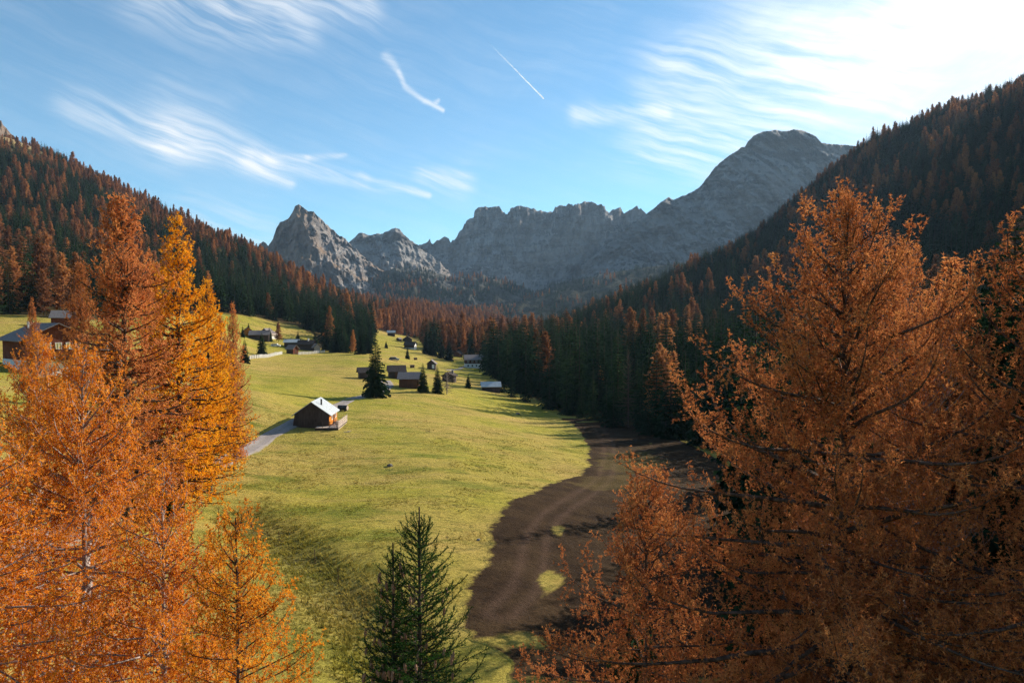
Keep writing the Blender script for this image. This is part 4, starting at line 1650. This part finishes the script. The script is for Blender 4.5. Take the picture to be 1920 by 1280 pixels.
# ------------------------------------------------------------------ single trees in the meadow
LONE = [
    (705, 745, 118, 'm', 1, 'tall full spruce beside the road where it bends away'),
    (793, 735, 57, 'm', 1, 'spruce with a bare stem touching the grey roofed barn'),
    (820, 737, 54, 'm', 1, 'spruce with a bare stem beside the leafless birch'),
    (878, 727, 27, 'm', 0, 'young spruce between the birch and the white roofed shed'),
    (491, 667, 45, 'm', 0, 'broad dark spruce behind the white fence'),
    (505, 640, 28, 'm', 1, 'small spruce behind the long farm building'),
    (522, 641, 36, 'l', 2, 'brown topped larch beside the long farm building'),
    (455, 632, 22, 'm', 1, 'little spruce beside the orange hut'),
    (466, 617, 13, 'm', 1, 'tiny spruce alone on the grass above the orange hut'),
    (459, 681, 48, 'm', 1, 'spruce at the end of the white fence'),
    (559, 651, 32, 'm', 0, 'small spruce rising behind the red fronted hut'),
    (591, 653, 32, 'm', 0, 'squat green spruce at the corner of the dark long barn'),
    (764, 673, 24, 'm', 1, 'lone spruce in the far meadow above the grazing box'),
    (724, 653, 15, 'm', 0, 'tiny spruce alone in the far meadow'),
    (800, 664, 44, 'm', 1, 'spruce closing the far meadow, tallest of its clump'),
    (812, 667, 38, 'm', 0, 'spruce in the middle of the far meadow clump'),
    (828, 672, 46, 'm', 1, 'spruce of the far meadow clump next to the brown hut'),
    (842, 676, 40, 'm', 0, 'spruce half hiding the small brown hut'),
    (612, 657, 46, 'm', 1, 'spruce in the clump above the road, next to the pale gabled hut'),
    (630, 660, 52, 'm', 0, 'broad spruce in the clump above the road'),
    (648, 661, 48, 's', 2, 'slim spruce in the clump above the road'),
    (662, 662, 44, 'l', 1, 'rusty larch in the clump of spruces above the road'),
    (676, 664, 52, 'm', 1, 'dark spruce in the clump above the road, behind the tall full spruce'),
    (690, 663, 44, 'm', 0, 'spruce at the end of the clump above the road'),
]
for px_, py_, hp_, kd_, v_, lb_ in LONE:
    g_ = ground_at(px_, py_)
    wood_tree(kd_, v_, g_[0], g_[1], g_[2] - 0.1, hp_ / FPX * g_[1], 1.0 if kd_ != 's' else 1.1, random.uniform(0, 6), lb_, None)


def near_dark_spruce(px, py_top, Y, var, wide, label):
    loc, ht = hero_place(px, py_top, Y)
    wood_tree('m', var, loc[0], loc[1], loc[2] - 0.1, ht, wide, random.uniform(0, 6), label, None)


near_dark_spruce(1905, 400, 40, 0, 0.9, 'tall dark spruce behind the golden brown larch')
near_dark_spruce(1852, 490, 44, 1, 0.9, 'dark spruce between the golden brown larch and the tall spruce')
for k_, (x_, y_, h_) in enumerate(((20.5, 23.5, 27), (25, 30, 29), (18.5, 17, 26), (29, 34, 29), (31, 25, 30))):
    wood_tree('m', k_ % 2, x_, y_, gz(x_, y_) - 0.1, h_, 0.85, 1.7 * k_, 'tall dark spruce shading the foot of the huge rust brown larch', 'tall spruces beside the huge larch')
near_dark_spruce(1188, 1045, 22, 0, 0.75, 'dark young spruce under the huge rust brown larch')
near_dark_spruce(300, 835, 62, 1, 0.9, 'green spruce hidden among the brown roadside larches')
near_dark_spruce(225, 730, 58, 0, 0.8, 'green spruce peeping through the tall brown larch')


def bare_larch(px, py, hp, rad, label, mat, name='larch_tree'):
    g = ground_at(px, py)
    w, c = larch(77 + px, hp / FPX * g[1], 0.12, rad, 9.0, nbr=90, r0=0.14, blade=(0.03, 0.008), tertiary=False)
    tree_obj(name, tuple(g), mk('bare_wood', w, M[mat]), mk('bare_needles', c, M['larch_grey']), label)


bare_larch(1178, 802, 148, 3.4, 'grey leafless larch against the dark spruces', 'bark')
bare_larch(838, 739, 40, 1.9, 'small leafless birch beside the stemmed spruces', 'bark_pale', 'birch_tree')


# ------------------------------------------------------------------ buildings
M['wood_dark'] = wood_mat('weathered_dark_wood', (0.030, 0.023, 0.022), (0.115, 0.088, 0.078))
M['wood_brown'] = wood_mat('brown_wood', (0.06, 0.028, 0.018), (0.17, 0.085, 0.05))
M['wood_red'] = wood_mat('red_brown_wood', (0.10, 0.028, 0.016), (0.22, 0.07, 0.035))
M['wood_orange'] = wood_mat('fresh_orange_wood', (0.48, 0.15, 0.015), (0.68, 0.26, 0.03))
M['wood_pale'] = wood_mat('bleached_planks', (0.34, 0.27, 0.22), (0.62, 0.52, 0.45), vertical=False)
M['roof_metal'] = plain_mat('pale_sheet_roof', (0.42, 0.46, 0.48), 0.6, 0.10, 1.2, 0.0, 0.3)
M['roof_grey'] = plain_mat('grey_shingle_roof', (0.20, 0.175, 0.17), 0.95, 0.25, 3.0, spec=0.05, bumpd=0.04)
M['roof_dark'] = plain_mat('dark_shingle_roof', (0.075, 0.06, 0.055), 0.95, 0.3, 3.0, spec=0.05, bumpd=0.04)
M['plaster'] = plain_mat('white_plaster', (0.78, 0.76, 0.72), 0.9, 0.06, 1.5)
M['glass'] = plain_mat('window_glass', (0.03, 0.035, 0.04), 0.1, 0.1, 1.0, 0.0, 0.6)
M['pane_reflection'] = plain_mat('yellow_pane_reflection', (0.72, 0.66, 0.32), 0.5, 0.15, 2.0)  # yellow reflection put into the pane colour
M['white_paint'] = plain_mat('white_paint', (0.80, 0.79, 0.76), 0.6, 0.05, 4.0)
M['stone'] = plain_mat('grey_stone', (0.16, 0.15, 0.14), 0.95, 0.35, 3.0, bumpd=0.06)
M['iron'] = plain_mat('dark_iron', (0.03, 0.03, 0.03), 0.5, 0.2, 4.0)
M['tyre'] = plain_mat('tyre_rubber', (0.02, 0.02, 0.02), 0.85, 0.2, 8.0)
M['car_white'] = plain_mat('white_car_paint', (0.75, 0.76, 0.78), 0.3, 0.03, 2.0, 0.0, 0.5)
M['car_grey'] = plain_mat('grey_car_paint', (0.12, 0.14, 0.16), 0.3, 0.05, 2.0, 0.0, 0.5)


def roof_slabs(mb, w, l, he, hr, over=0.5, th=0.14, ofront=0.5):
    """two pitched slabs, ridge along y"""
    for sgn in (-1, 1):
        sl = (hr - he) / (w / 2)
        ex = sgn * (w / 2 + over)
        ez = he - sl * over
        nx, nz = sgn * sl, 1.0
        k = th / math.hypot(nx, nz)
        pts = [(0, 0, hr), (ex, 0, ez), (ex + nx * k * 0.2, 0, ez + th), (0, 0, hr + th)]
        y0, y1 = -l / 2 - ofront, l / 2 + ofront
        poly = [(p[0], y0, p[2]) for p in (pts if sgn > 0 else pts[::-1])]
        mb.prism(poly, (0, y0, 0), (0, y1, 0))
    return mb


def body(mb, w, l, z0, he, hr):
    y0, y1 = -l / 2, l / 2
    poly = [(-w / 2, y0, z0), (w / 2, y0, z0), (w / 2, y0, he), (0, y0, hr), (-w / 2, y0, he)]
    return mb.prism(poly, (0, y0, 0), (0, y1, 0))


def window(parent, c, w, h, face, pane='glass', frame='white_paint', d=0.06):
    """face: 'f' front (-y) or 'r'/'l' (+x/-x)"""
    x, y, z = c
    mb = MB()
    if face == 'f':
        for dx, dz, sx, sz in ((0, h / 2, w + 0.16, 0.08), (0, -h / 2, w + 0.16, 0.08), (-w / 2, 0, 0.08, h - 0.08), (w / 2, 0, 0.08, h - 0.08), (0, 0, 0.05, h - 0.08)):
            mb.box((x + dx, y - d / 2, z + dz), (sx, d + 0.02, sz))
    else:
        sg = 1 if face == 'r' else -1
        for dy, dz, sy, sz in ((0, h / 2, w + 0.16, 0.08), (0, -h / 2, w + 0.16, 0.08), (-w / 2, 0, 0.08, h - 0.08), (w / 2, 0, 0.08, h - 0.08), (0, 0, 0.05, h - 0.08)):
            mb.box((x + sg * d / 2, y + dy, z + dz), (d + 0.02, sy, sz))
    o = mb.build('window', M[frame], parent)
    g = MB()
    if face == 'f':
        g.box((x, y - 0.012, z), (w - 0.08, 0.03, h - 0.09))
    else:
        g.box((x + (0.012 if face == 'r' else -0.012), y, z), (0.03, w - 0.08, h - 0.09))
    g.build('pane', M[pane], o)
    return o


def hut(label, px, py, w, l, he, hr, az, wall='wood_dark', roof='roof_dark', base=None, zbase=0.0, front=None, windows=(), door=None, chimney=None, balcony=False, over=0.5, cat='hut', name='wooden_hut', Y=None):
    """az = compass direction of the ridge away from the viewer (degrees right of view axis)"""
    g = ground_at(px, py)
    rz = -R(az)
    back = np.array([math.sin(R(az)), math.cos(R(az))])
    c = g[:2] + np.array([0, 1.0]) * min(w, l) * 0.3
    z = min(gz(c[0], c[1]), g[2]) + 0.05
    e = link(name, None, loc=(c[0], c[1], z), rot=(0, 0, rz))
    tag(e, label, cat)
    wb = MB()
    body(wb, w, l, zbase if base else -0.9, he, hr)
    wo = wb.build('wall', M[wall], e)
    if base:
        MB().box((0, 0, (zbase - 1.2) / 2), (w + 0.06, l + 0.06, zbase + 1.2)).build('base', M[base], e)
    ro = roof_slabs(MB(), w, l, he, hr, over).build('roof', M[roof], e)
    if front:   # gable boards of another wood
        y0 = -l / 2 - 0.03
        fb = MB()
        poly = [(-w / 2 - .01, y0, max(zbase, 0.0) + .02), (w / 2 + .01, y0, max(zbase, 0.0) + .02), (w / 2 + .01, y0, he - 0.02), (0, y0, hr - 0.04), (-w / 2 - .01, y0, he - 0.02)]
        fb.prism(poly, (0, y0, 0), (0, y0 + 0.05, 0))
        fb.build('gable_board', M[front], e)
    for wn in windows:
        window(e, *wn)
    if door:
        face, pos_, dw, dh = door
        if face == 'f':
            d = MB().box((pos_, -l / 2 - 0.04, dh / 2 + 0.02), (dw, 0.08, dh)).build('door', M['wood_brown'], e)
            MB().box((pos_ + dw * 0.35, -l / 2 - 0.10, dh / 2), (0.05, 0.05, 0.12)).build('handle', M['iron'], d)
        else:
            d = MB().box((w / 2 + 0.04, pos_, dh / 2 + 0.02), (0.08, dw, dh)).build('door', M['wood_brown'], e)
            MB().box((w / 2 + 0.10, pos_ + dw * 0.35, dh / 2), (0.05, 0.05, 0.12)).build('handle', M['iron'], d)
    if chimney:
        x, y, s_, m_ = chimney
        zr = hr - abs(x) * (hr - he) / (w / 2)
        MB().box((x, y, zr + 0.45), (s_, s_, 1.3)).box((x, y, zr + 1.14), (s_ + 0.14, s_ + 0.14, 0.08)).build('chimney', M[m_], ro)
    if balcony:
        zb_, dep = balcony
        bl = MB().box((0, -l / 2 - dep / 2, zb_), (w * 0.94, dep, 0.12)).build('balcony', M['wood_brown'], e)
        rl = MB().box((0, -l / 2 - dep + 0.05, zb_ + 0.95), (w * 0.94, 0.08, 0.10)).box((0, -l / 2 - dep + 0.05, zb_ + 0.5), (w * 0.94, 0.06, 0.5))
        rl.build('railing', M['wood_red'], bl)
    return e


# the nearest chalet, with its board gable, orange wall and deck
def main_chalet():
    g = ground_at(582, 803)
    sc = g[1] / 115.0
    e = link('wooden_chalet', None, loc=(g[0], g[1] + 3.5, g[2] + 0.40), rot=(0, 0, R(3)))
    tag(e, 'dark board chalet with pale metal roof, orange side wall and deck', 'chalet')
    W, Ln, he, hr = 5.7, 6.6, 2.0, 4.0
    wb = body(MB(), W, Ln, -1.8, he, hr).build('wall', M['wood_dark'], e)
    # vertical boards of the gable, each proud by a different hair
    r = random.Random(4)
    n = 26
    for i in range(n):
        x0 = -W / 2 + W * i / n
        x1 = x0 + W / n - 0.018
        d = 0.03 + r.random() * 0.025
        y0 = -Ln / 2 - d
        zt = lambda x: he + (hr - he) * (1 - abs(x) / (W / 2)) - 0.03
        z0 = -1.15 + r.random() * 0.06
        poly = [(x0, y0, z0), (x1, y0, z0), (x1, y0, zt(x1)), (x0, y0, zt(x0))]
        MB().prism(poly, (0, y0, 0), (0, -Ln / 2 + 0.005, 0)).build('board', M['wood_dark'], wb)
    ro = roof_slabs(MB(), W, Ln, he, hr, 0.45, 0.12, 0.35).build('roof', M['roof_metal'], e)
    MB().tube((1.15, -1.2, 3.0), (1.15, -1.2, 4.2), 0.14, 0.14, 10).tube((1.15, -1.2, 4.2), (1.15, -1.2, 4.3), 0.22, 0.10, 10).build('chimney', M['iron'], ro)
    # raised seams on the metal roof
    for sgn in (-1, 1):
        for k in range(1, 8):
            y = -Ln / 2 - 0.35 + k * (Ln + 0.7) / 8
            sl = (hr - he) / (W / 2)
            a = (sgn * 0.05, y, hr + 0.13 - 0.05 * sl)
            b = (sgn * (W / 2 + 0.43), y, he - sl * 0.43 + 0.13)
            MB().tube(a, b, 0.022, 0.022, 4).build('seam', M['roof_metal'], ro)
    # orange side wall planks
    for k in range(6):
        h = 1.95 / 6
        MB().box((W / 2 + 0.03, 0, 0.02 + h * (k + 0.5)), (0.06, Ln - 0.1, h - 0.02)).build('orange_plank', M['wood_orange'], wb)
    window(e, (W / 2 + 0.06, -1.1, 1.25), 0.8, 0.9, 'r')
    window(e, (W / 2 + 0.06, 1.9, 1.25), 0.8, 0.9, 'r')
    d = MB().box((W / 2 + 0.10, 0.4, 0.98), (0.07, 0.85, 1.85)).build('door', M['wood_brown'], e)
    MB().box((W / 2 + 0.16, 0.72, 0.95), (0.05, 0.05, 0.14)).build('handle', M['iron'], d)
    # leaning prop boards at the other corner
    MB().prism([(-W / 2 - 0.02, -Ln / 2 + 0.1, he - 0.2), (-W / 2 - 0.02, -Ln / 2 + 0.1, -1.6), (-W / 2 - 0.6, -Ln / 2 + 0.1, -1.6)], (0, 0, 0), (0, 1.6, 0)).build('buttress', M['wood_dark'], e)
    # deck
    x0, x1, y0, y1 = 0.95, 4.75, -5.0, 2.9
    dk = MB().box(((x0 + x1) / 2, (y0 + y1) / 2, -0.16), (x1 - x0, y1 - y0, 0.1)).build('deck', M['wood_dark'], e)
    nb = 15
    for i in range(nb):
        xx = x0 + (x1 - x0) * (i + 0.5) / nb
        ya, yb = y0 - 0.03, (-Ln / 2 - 0.09 if xx < W / 2 + 0.15 else y1)
        MB().box((xx, (ya + yb) / 2, -0.085 + r.uniform(-.006, .006)), ((x1 - x0) / nb - 0.02, yb - ya, 0.05)).build('deck_board', M['wood_pale'], dk)
    for i in range(12):
        xx = x0 + (x1 - x0) * (i + 0.5) / 12
        MB().box((xx, y0 + 0.03, -0.95), ((x1 - x0) / 12 - 0.015, 0.05, 1.5)).build('skirt_board', M['wood_dark'], dk)
    rl = MB()
    for y in np.linspace(y0 + 0.1, y1 - 0.1, 5):
        rl.box((x1 - 0.06, y, 0.25), (0.09, 0.09, 1.9))
    rail = rl.build('railing', M['wood_pale'], e)
    for k in range(4):
        MB().box((x1 + 0.01, (y0 + y1) / 2, 0.10 + 0.27 * k), (0.04, y1 - y0, 0.15)).build('rail_plank', M['wood_pale'], rail)
    for k in range(2):
        MB().box((x1 + 0.01, (y0 + y1) / 2 - 0.3, -0.36 - 0.32 * k), (0.04, y1 - y0 - 0.8, 0.13)).build('rail_plank', M['wood_pale'], rail)
    fr = MB()
    for x in np.linspace(x0 + 0.05, x1 - 0.25, 4):
        fr.box((x, y0 + 0.08, 0.42), (0.07, 0.07, 0.95))
    fr.box(((x0 + x1) / 2, y0 + 0.08, 0.92), (x1 - x0 - 0.1, 0.06, 0.06)).box(((x0 + x1) / 2, y0 + 0.08, 0.5), (x1 - x0 - 0.1, 0.04, 0.05))
    fr.build('railing', M['wood_dark'], e)
    # chair on the deck (a thing of its own)
    mw = e.matrix_basis
    p = mw @ Vector((3.55, -2.2, -0.055))
    ch = link('deck_chair', None, loc=p, rot=(0, 0, R(-60)))
    tag(ch, 'small dark chair with pale backrest on the chalet deck', 'chair')
    MB().box((0, 0, 0.43), (0.5, 0.5, 0.06)).build('seat', M['iron'], ch)
    MB().box((0, 0.25, 0.78), (0.5, 0.06, 0.62)).build('backrest', M['white_paint'], ch)
    for sx in (-.21, .21):
        for sy in (-.21, .21):
            MB().tube((sx, sy, 0), (sx, sy, 0.41), 0.025, 0.025, 6).build('leg', M['iron'], ch)


main_chalet()

# barrel on its side by the road
def barrel():
    g = ground_at(643, 770)
    e = link('barrel', None, loc=g, rot=(0, 0, R(-12)))
    tag(e, 'dark barrel lying on its side with a pale end near the road', 'barrel')
    MB().tube((-0.95, 0, 0.62), (0.95, 0, 0.62), 0.52, 0.52, 20).build('body', M['iron'], e)
    for x in (-0.7, 0.0, 0.7):
        MB().tube((x - 0.03, 0, 0.62), (x + 0.03, 0, 0.62), 0.545, 0.545, 20).build('hoop', M['wood_dark'], e)
    MB().tube((0.953, 0, 0.62), (1.0, 0, 0.62), 0.46, 0.46, 20).build('lid', M['wood_pale'], e)
    for x in (-0.55, 0.55):
        MB().box((x, 0, 0.06), (0.16, 1.0, 0.22)).build('cradle', M['wood_dark'], e)


barrel()
for k_, (px_, py_) in enumerate(((650, 810), (655, 809))):
    g_ = ground_at(px_, py_)
    o_ = MB().box((0, 0, 0.03), (0.9 - 0.3 * k_, 0.16, 0.05)).build('plank', M['wood_pale'], None, loc=(g_[0], g_[1], g_[2] + 0.04), rot=(0, 0, 0.5 * k_))
    tag(o_, ('long pale plank lying in the grass below the deck', 'short pale plank lying in the grass below the deck')[k_], 'plank')

# village huts
hut('dark brown barn with an orange lit gable beside the grey roofed barn', 742, 709, 4.2, 4.6, 2.2, 3.6, 76, 'wood_dark', 'roof_dark', front=None, door=('r', 0, 1.2, 1.8), name='barn', cat='barn')
hut('brown log barn with a lilac grey roof beside the stemmed spruces', 767, 727, 4.2, 5.2, 2.7, 4.0, 88, 'wood_brown', 'roof_grey', name='barn', cat='barn', over=0.6, door=('r', 0.3, 1.2, 1.9))
hut('small dark hut half hidden by the tall full spruce', 683, 709, 3.0, 3.4, 1.8, 2.9, 70, 'wood_dark', 'roof_dark', windows=())
hut('small dark gabled hut with a whitened corner in the far meadow', 809, 692, 3.2, 3.6, 2.3, 3.6, 0, 'wood_dark', 'roof_grey', windows=(((0.75, -1.83, 1.1), 0.8, 1.4, 'f', 'white_paint'),))
hut('low dark hut behind the leafless birch', 842, 715, 3.6, 3.8, 1.9, 3.0, 12, 'wood_dark', 'roof_dark', chimney=(1.0, 0.4, 0.5, 'stone'))
hut('big brown and white farmhouse against the shaded wood', 888, 690, 7.5, 9.8, 4.8, 6.9, 82, 'wood_brown', 'roof_grey', base='plaster', zbase=2.4,
    windows=tuple(((3.78, y, 1.35), 0.9, 1.1, 'r') for y in (-3.3, -1.1, 1.1, 3.3)) + tuple(((3.76, y, 3.6), 0.8, 1.0, 'r') for y in (-3.3, -1.1, 1.1, 3.3)), name='farmhouse', cat='house', over=0.9)
hut('dark shed with a white streaked roof in the shade of the wood', 920, 734, 3.4, 5.4, 1.8, 2.9, 84, 'wood_dark', 'roof_metal', name='shed', cat='shed', over=0.5)
hut('small brown hut at the edge of the far larch wood', 858, 669, 4.0, 4.2, 2.2, 3.8, 20, 'wood_brown', 'roof_dark')
hut('far hut with a bright white roof below the larch wood', 733, 629, 3.8, 5.6, 2.4, 3.8, 80, 'wood_dark', 'roof_metal', windows=())
hut('low dark wide hut with a flat gable in the far meadow', 763, 641, 6.6, 5.0, 1.8, 4.0, -8, 'wood_dark', 'roof_dark', windows=())
hut('tiny dark shed beside the low wide hut', 748, 639, 2.6, 2.4, 1.3, 2.1, 30, 'wood_dark', 'roof_grey', name='shed', cat='shed')
hut('far house with a dark roof and a bright white gable', 769, 654, 4.4, 6.6, 2.6, 4.4, -78, 'wood_dark', 'roof_dark', base='plaster', zbase=0.6, front='plaster', windows=())
hut('long dark farm building with a pale grey roof above the white fence', 485, 637, 5.6, 9.0, 2.6, 4.4, 78, 'wood_dark', 'roof_grey', name='farm_building', cat='barn')
hut('dark hut with a pale yellow edged gable behind the long farm building', 499, 633, 4.6, 5.0, 2.6, 4.6, 10, 'wood_dark', 'roof_grey')
hut('little pale walled house beside the brown topped larch', 508, 634, 3.4, 3.6, 2.0, 3.3, 20, 'plaster', 'wood_pale', name='cottage', cat='house')
hut('small orange wooden hut at the top of the hamlet', 463, 629, 3.8, 4.2, 2.4, 4.0, -25, 'wood_orange', 'roof_grey')
hut('small hut with grey roof and red front gable at the white fence', 547, 663, 3.1, 3.8, 2.2, 3.6, -62, 'wood_dark', 'roof_grey', front='wood_red', name='wooden_hut', door=('f', 0.0, 0.9, 1.7))
hut('dark barn with a pale metal roof behind the red fronted hut', 546, 652, 4.0, 6.4, 2.8, 3.9, 86, 'wood_dark', 'roof_metal', name='barn', cat='barn')
hut('long dark barn standing end to end with the metal roofed barn', 573, 656, 4.4, 7.0, 3.0, 4.6, 84, 'wood_dark', 'roof_dark', name='barn', cat='barn', chimney=(0.4, 1.0, 0.6, 'plaster'))
hut('narrow hut with a pale gable at the end of the long dark barn', 592, 660, 2.8, 3.4, 2.4, 3.9, -30, 'wood_dark', 'roof_grey', front='wood_pale')
hut('big wooden house with white basement and windows painted with a yellow reflection behind orange larches', 66, 697, 9.6, 11.5, 6.0, 8.4, -52, 'wood_red', 'roof_grey', base='plaster', zbase=2.3,
    windows=tuple(((x, -5.78, 4.6), 0.9, 1.1, 'f', 'pane_reflection') for x in (-3.3, -1.6, 0.0, 1.6, 3.3)) + tuple(((x, -5.8, 1.2), 0.9, 1.0, 'f') for x in (-2.6, 2.6)), balcony=(2.7, 1.2), chimney=(-1.6, 2.5, 0.7, 'plaster'), name='house', cat='house', over=1.1)
hut('dark maroon hut with a pale roof up behind the big wooden house', 116, 611, 5.0, 6.0, 2.6, 4.4, 70, 'wood_red', 'roof_grey')

# ------------------------------------------------------------------ white fence of the hamlet
def fence(pix, label, step=1.7):
    pts = smooth_line([ground_at(*p)[:2] for p in pix], 60)
    d = np.r_[0, np.cumsum(np.linalg.norm(np.diff(pts, axis=0), axis=1))]
    n = int(d[-1] / step)
    t = np.linspace(0, d[-1], n)
    X = np.interp(t, d, pts[:, 0])
    Y = np.interp(t, d, pts[:, 1])
    Z = H(X, Y)
    e = link('fence', None, loc=(X[0], Y[0], Z[0]))
    tag(e, label, 'fence')
    pm = MB().box((0, 0, 0.5), (0.40, 0.32, 1.3))
    first = None
    for x, y, z in zip(X, Y, Z):
        if first is None:
            first = pm.build('picket', M['white_paint'], e, loc=(x - X[0], y - Y[0], z - Z[0]))
        else:
            link('picket', first.data, e, (x - X[0], y - Y[0], z - Z[0]), (0, 0, random.uniform(-.1, .1)))
    rb = MB()
    for i in range(n - 1):
        for hz in (0.35, 0.85):
            rb.tube((X[i] - X[0], Y[i] - Y[0] + 0.08, Z[i] - Z[0] + hz), (X[i + 1] - X[0], Y[i + 1] - Y[0] + 0.08, Z[i + 1] - Z[0] + hz), 0.05, 0.05, 4)
    rb.build('rail', M['wood_pale'], e)


fence([(468, 673), (485, 671), (505, 669), (528, 664)], 'white picket fence climbing to the red fronted hut')
fence([(560, 665), (576, 664), (592, 662), (608, 661)], 'white picket fence between the red fronted hut and the spruces')


def car(px, py, rz, paint, label):
    g = ground_at(px, py)
    e = link('parked_car', None, loc=g, rot=(0, 0, rz))
    tag(e, label, 'car')
    prof = [(-2.1, 0.35), (2.1, 0.35), (2.1, 0.8), (1.2, 0.95), (0.6, 1.5), (-1.5, 1.52), (-2.05, 0.95)]
    b = MB().prism([(x, -0.85, z) for x, z in prof], (0, -0.85, 0), (0, 0.85, 0)).build('body', M[paint], e)
    gp = [(1.05, 0.98), (0.55, 1.42), (-1.4, 1.44), (-1.75, 0.98)]
    MB().prism([(x, -0.865, z) for x, z in gp], (0, -0.865, 0), (0, 0.865, 0)).build('window', M['glass'], b)
    for x in (-1.3, 1.3):
        for y in (-0.8, 0.8):
            w = MB().tube((x, y - 0.1, 0.33), (x, y + 0.1, 0.33), 0.33, 0.33, 14).build('wheel', M['tyre'], e)
            MB().tube((x, y - 0.112, 0.33), (x, y + 0.112, 0.33), 0.18, 0.18, 10).build('rim', M['white_paint'], w)


car(517, 650, R(8), 'car_white', 'white car parked by the hamlet barns')
car(739, 676, R(4), 'car_grey', 'grey car parked on the far meadow track')

# grazing boxes, stakes, stones
for px_, py_, lb_ in ((779, 675, 'brown wooden feed box in the far meadow under the lone spruce'), (773, 690, 'brown wooden feed box behind the grey roofed barn')):
    g_ = ground_at(px_, py_)
    e_ = link('feed_box', None, loc=g_, rot=(0, 0, R(10)))
    tag(e_, lb_, 'box')
    MB().box((0, 0, 0.55), (1.6, 0.9, 0.7)).build('body', M['wood_brown'], e_)
    MB().prism([(-0.9, -0.6, 0.92), (-0.9, 0.6, 0.92), (-0.9, 0, 1.25)], (0, 0, 0), (1.8, 0, 0)).build('lid', M['wood_dark'], e_)
    for sx in (-.7, .7):
        for sy in (-.35, .35):
            MB().box((sx, sy, 0.08), (0.1, 0.1, 0.26)).build('leg', M['wood_dark'], e_)
for i_, (px_, py_, h_) in enumerate(((410, 978, 1.4), (472, 990, 1.2), (591, 1056, 1.2), (635, 1092, 1.2), (524, 1016, 1.1))):
    g_ = ground_at(px_, py_)
    e_ = link('stake', None, loc=(g_[0], g_[1], g_[2] - 0.1), rot=(R(random.uniform(-4, 4)), R(random.uniform(-4, 4)), 0))
    tag(e_, 'thin wooden pasture stake on the grassy bank', 'stake', 'stakes along the grassy bank')
    MB().tube((0, 0, 0), (0, 0, h_), 0.035, 0.03, 6).build('post', M['wood_brown'], e_)
    MB().tube((0, -0.04, h_ - 0.15), (0, 0.07, h_ - 0.15), 0.025, 0.025, 6).build('insulator', M['iron'], e_)


def rock(px, py, s, label):
    g = ground_at(px, py)
    import bmesh
    bm = bmesh.new()
    bmesh.ops.create_icosphere(bm, subdivisions=3, radius=1.0)
    for v in bm.verts:
        n = 1 + 0.38 * float(pnoise(v.co.x * 1.4 + px, v.co.y * 1.4, v.co.z * 1.4 + py)) + 0.12 * float(pnoise(v.co.x * 4 + px, v.co.y * 4, v.co.z * 4))
        v.co = v.co * n
        v.co.z *= 0.6
        v.co.x *= 1.3
    me = bpy.data.meshes.new('boulder')
    bm.to_mesh(me)
    bm.free()
    me.materials.append(M['stone'])
    tag(link('boulder', me, None, (g[0], g[1], g[2] + s * 0.15), (0, 0, px), (s, s, s)), label, 'boulder')


rock(731, 873, 0.34, 'grey boulder lying alone in the middle of the meadow')
rock(971, 776, 0.45, 'grey boulder in the grass by the lone edge spruce')
rock(897, 1012, 0.16, 'small dark stone at the rim of the bare earth')


# ------------------------------------------------------------------ contrail and air
def contrail():
    a, b = P(1019, 185, 21000), P(912, 76, 23500)
    n = 40
    t = np.linspace(0, 1, n)
    pts = a[None] * (1 - t)[:, None] + b[None] * t[:, None]
    pts[:, 2] += 18 * pnoise(t * 14, 0.3)
    m, nt, out = new_mat('ice_trail')
    bb = NB(nt)
    d = bb.n('ShaderNodeBsdfDiffuse')
    d.inputs[0].default_value = (0.9, 0.9, 0.9, 1)
    tl = bb.n('ShaderNodeBsdfTranslucent')
    tl.inputs[0].default_value = (0.9, 0.9, 0.9, 1)
    mx = bb.n('ShaderNodeMixShader')
    nt.links.new(d.outputs[0], mx.inputs[1])
    nt.links.new(tl.outputs[0], mx.inputs[2])
    tr = bb.n('ShaderNodeBsdfTransparent')
    m2 = bb.n('ShaderNodeMixShader')
    bb.put(m2.inputs[0], bb.math('MULTIPLY', bb.attr('fade'), bb.rng(bb.noise(pos(bb), 0.004, 3), 0.3, 0.6, 0.5, 1.0)))
    nt.links.new(tr.outputs[0], m2.inputs[1])
    nt.links.new(mx.outputs[0], m2.inputs[2])
    nt.links.new(m2.outputs[0], out.inputs[0])
    V, F = tubes(pts[None], np.array([22.0]), np.array([20.0]), 8)
    me = np_mesh('contrail', V, F, m, True)
    add_attr(me, 'fade', np.repeat(0.75 * (1 - t) ** 1.3, 8))
    tag(link('contrail', me), 'thin white contrail drawn across the blue sky', 'contrail')


contrail()


def haze():
    m, nt, out = new_mat('valley_air')
    v = nt.nodes.new('ShaderNodeVolumePrincipled')
    v.inputs['Color'].default_value = (0.50, 0.74, 1.0, 1)
    v.inputs['Density'].default_value = HAZE
    v.inputs['Anisotropy'].default_value = 0.1
    nt.links.new(v.outputs[0], out.inputs['Volume'])
    o = MB().box((0, 500, 560), (12600, 12200, 1700)).build('haze', m)
    tag(o, 'thin blue air haze filling the valley', kind='stuff')


HAZE = 4.5e-5
haze()
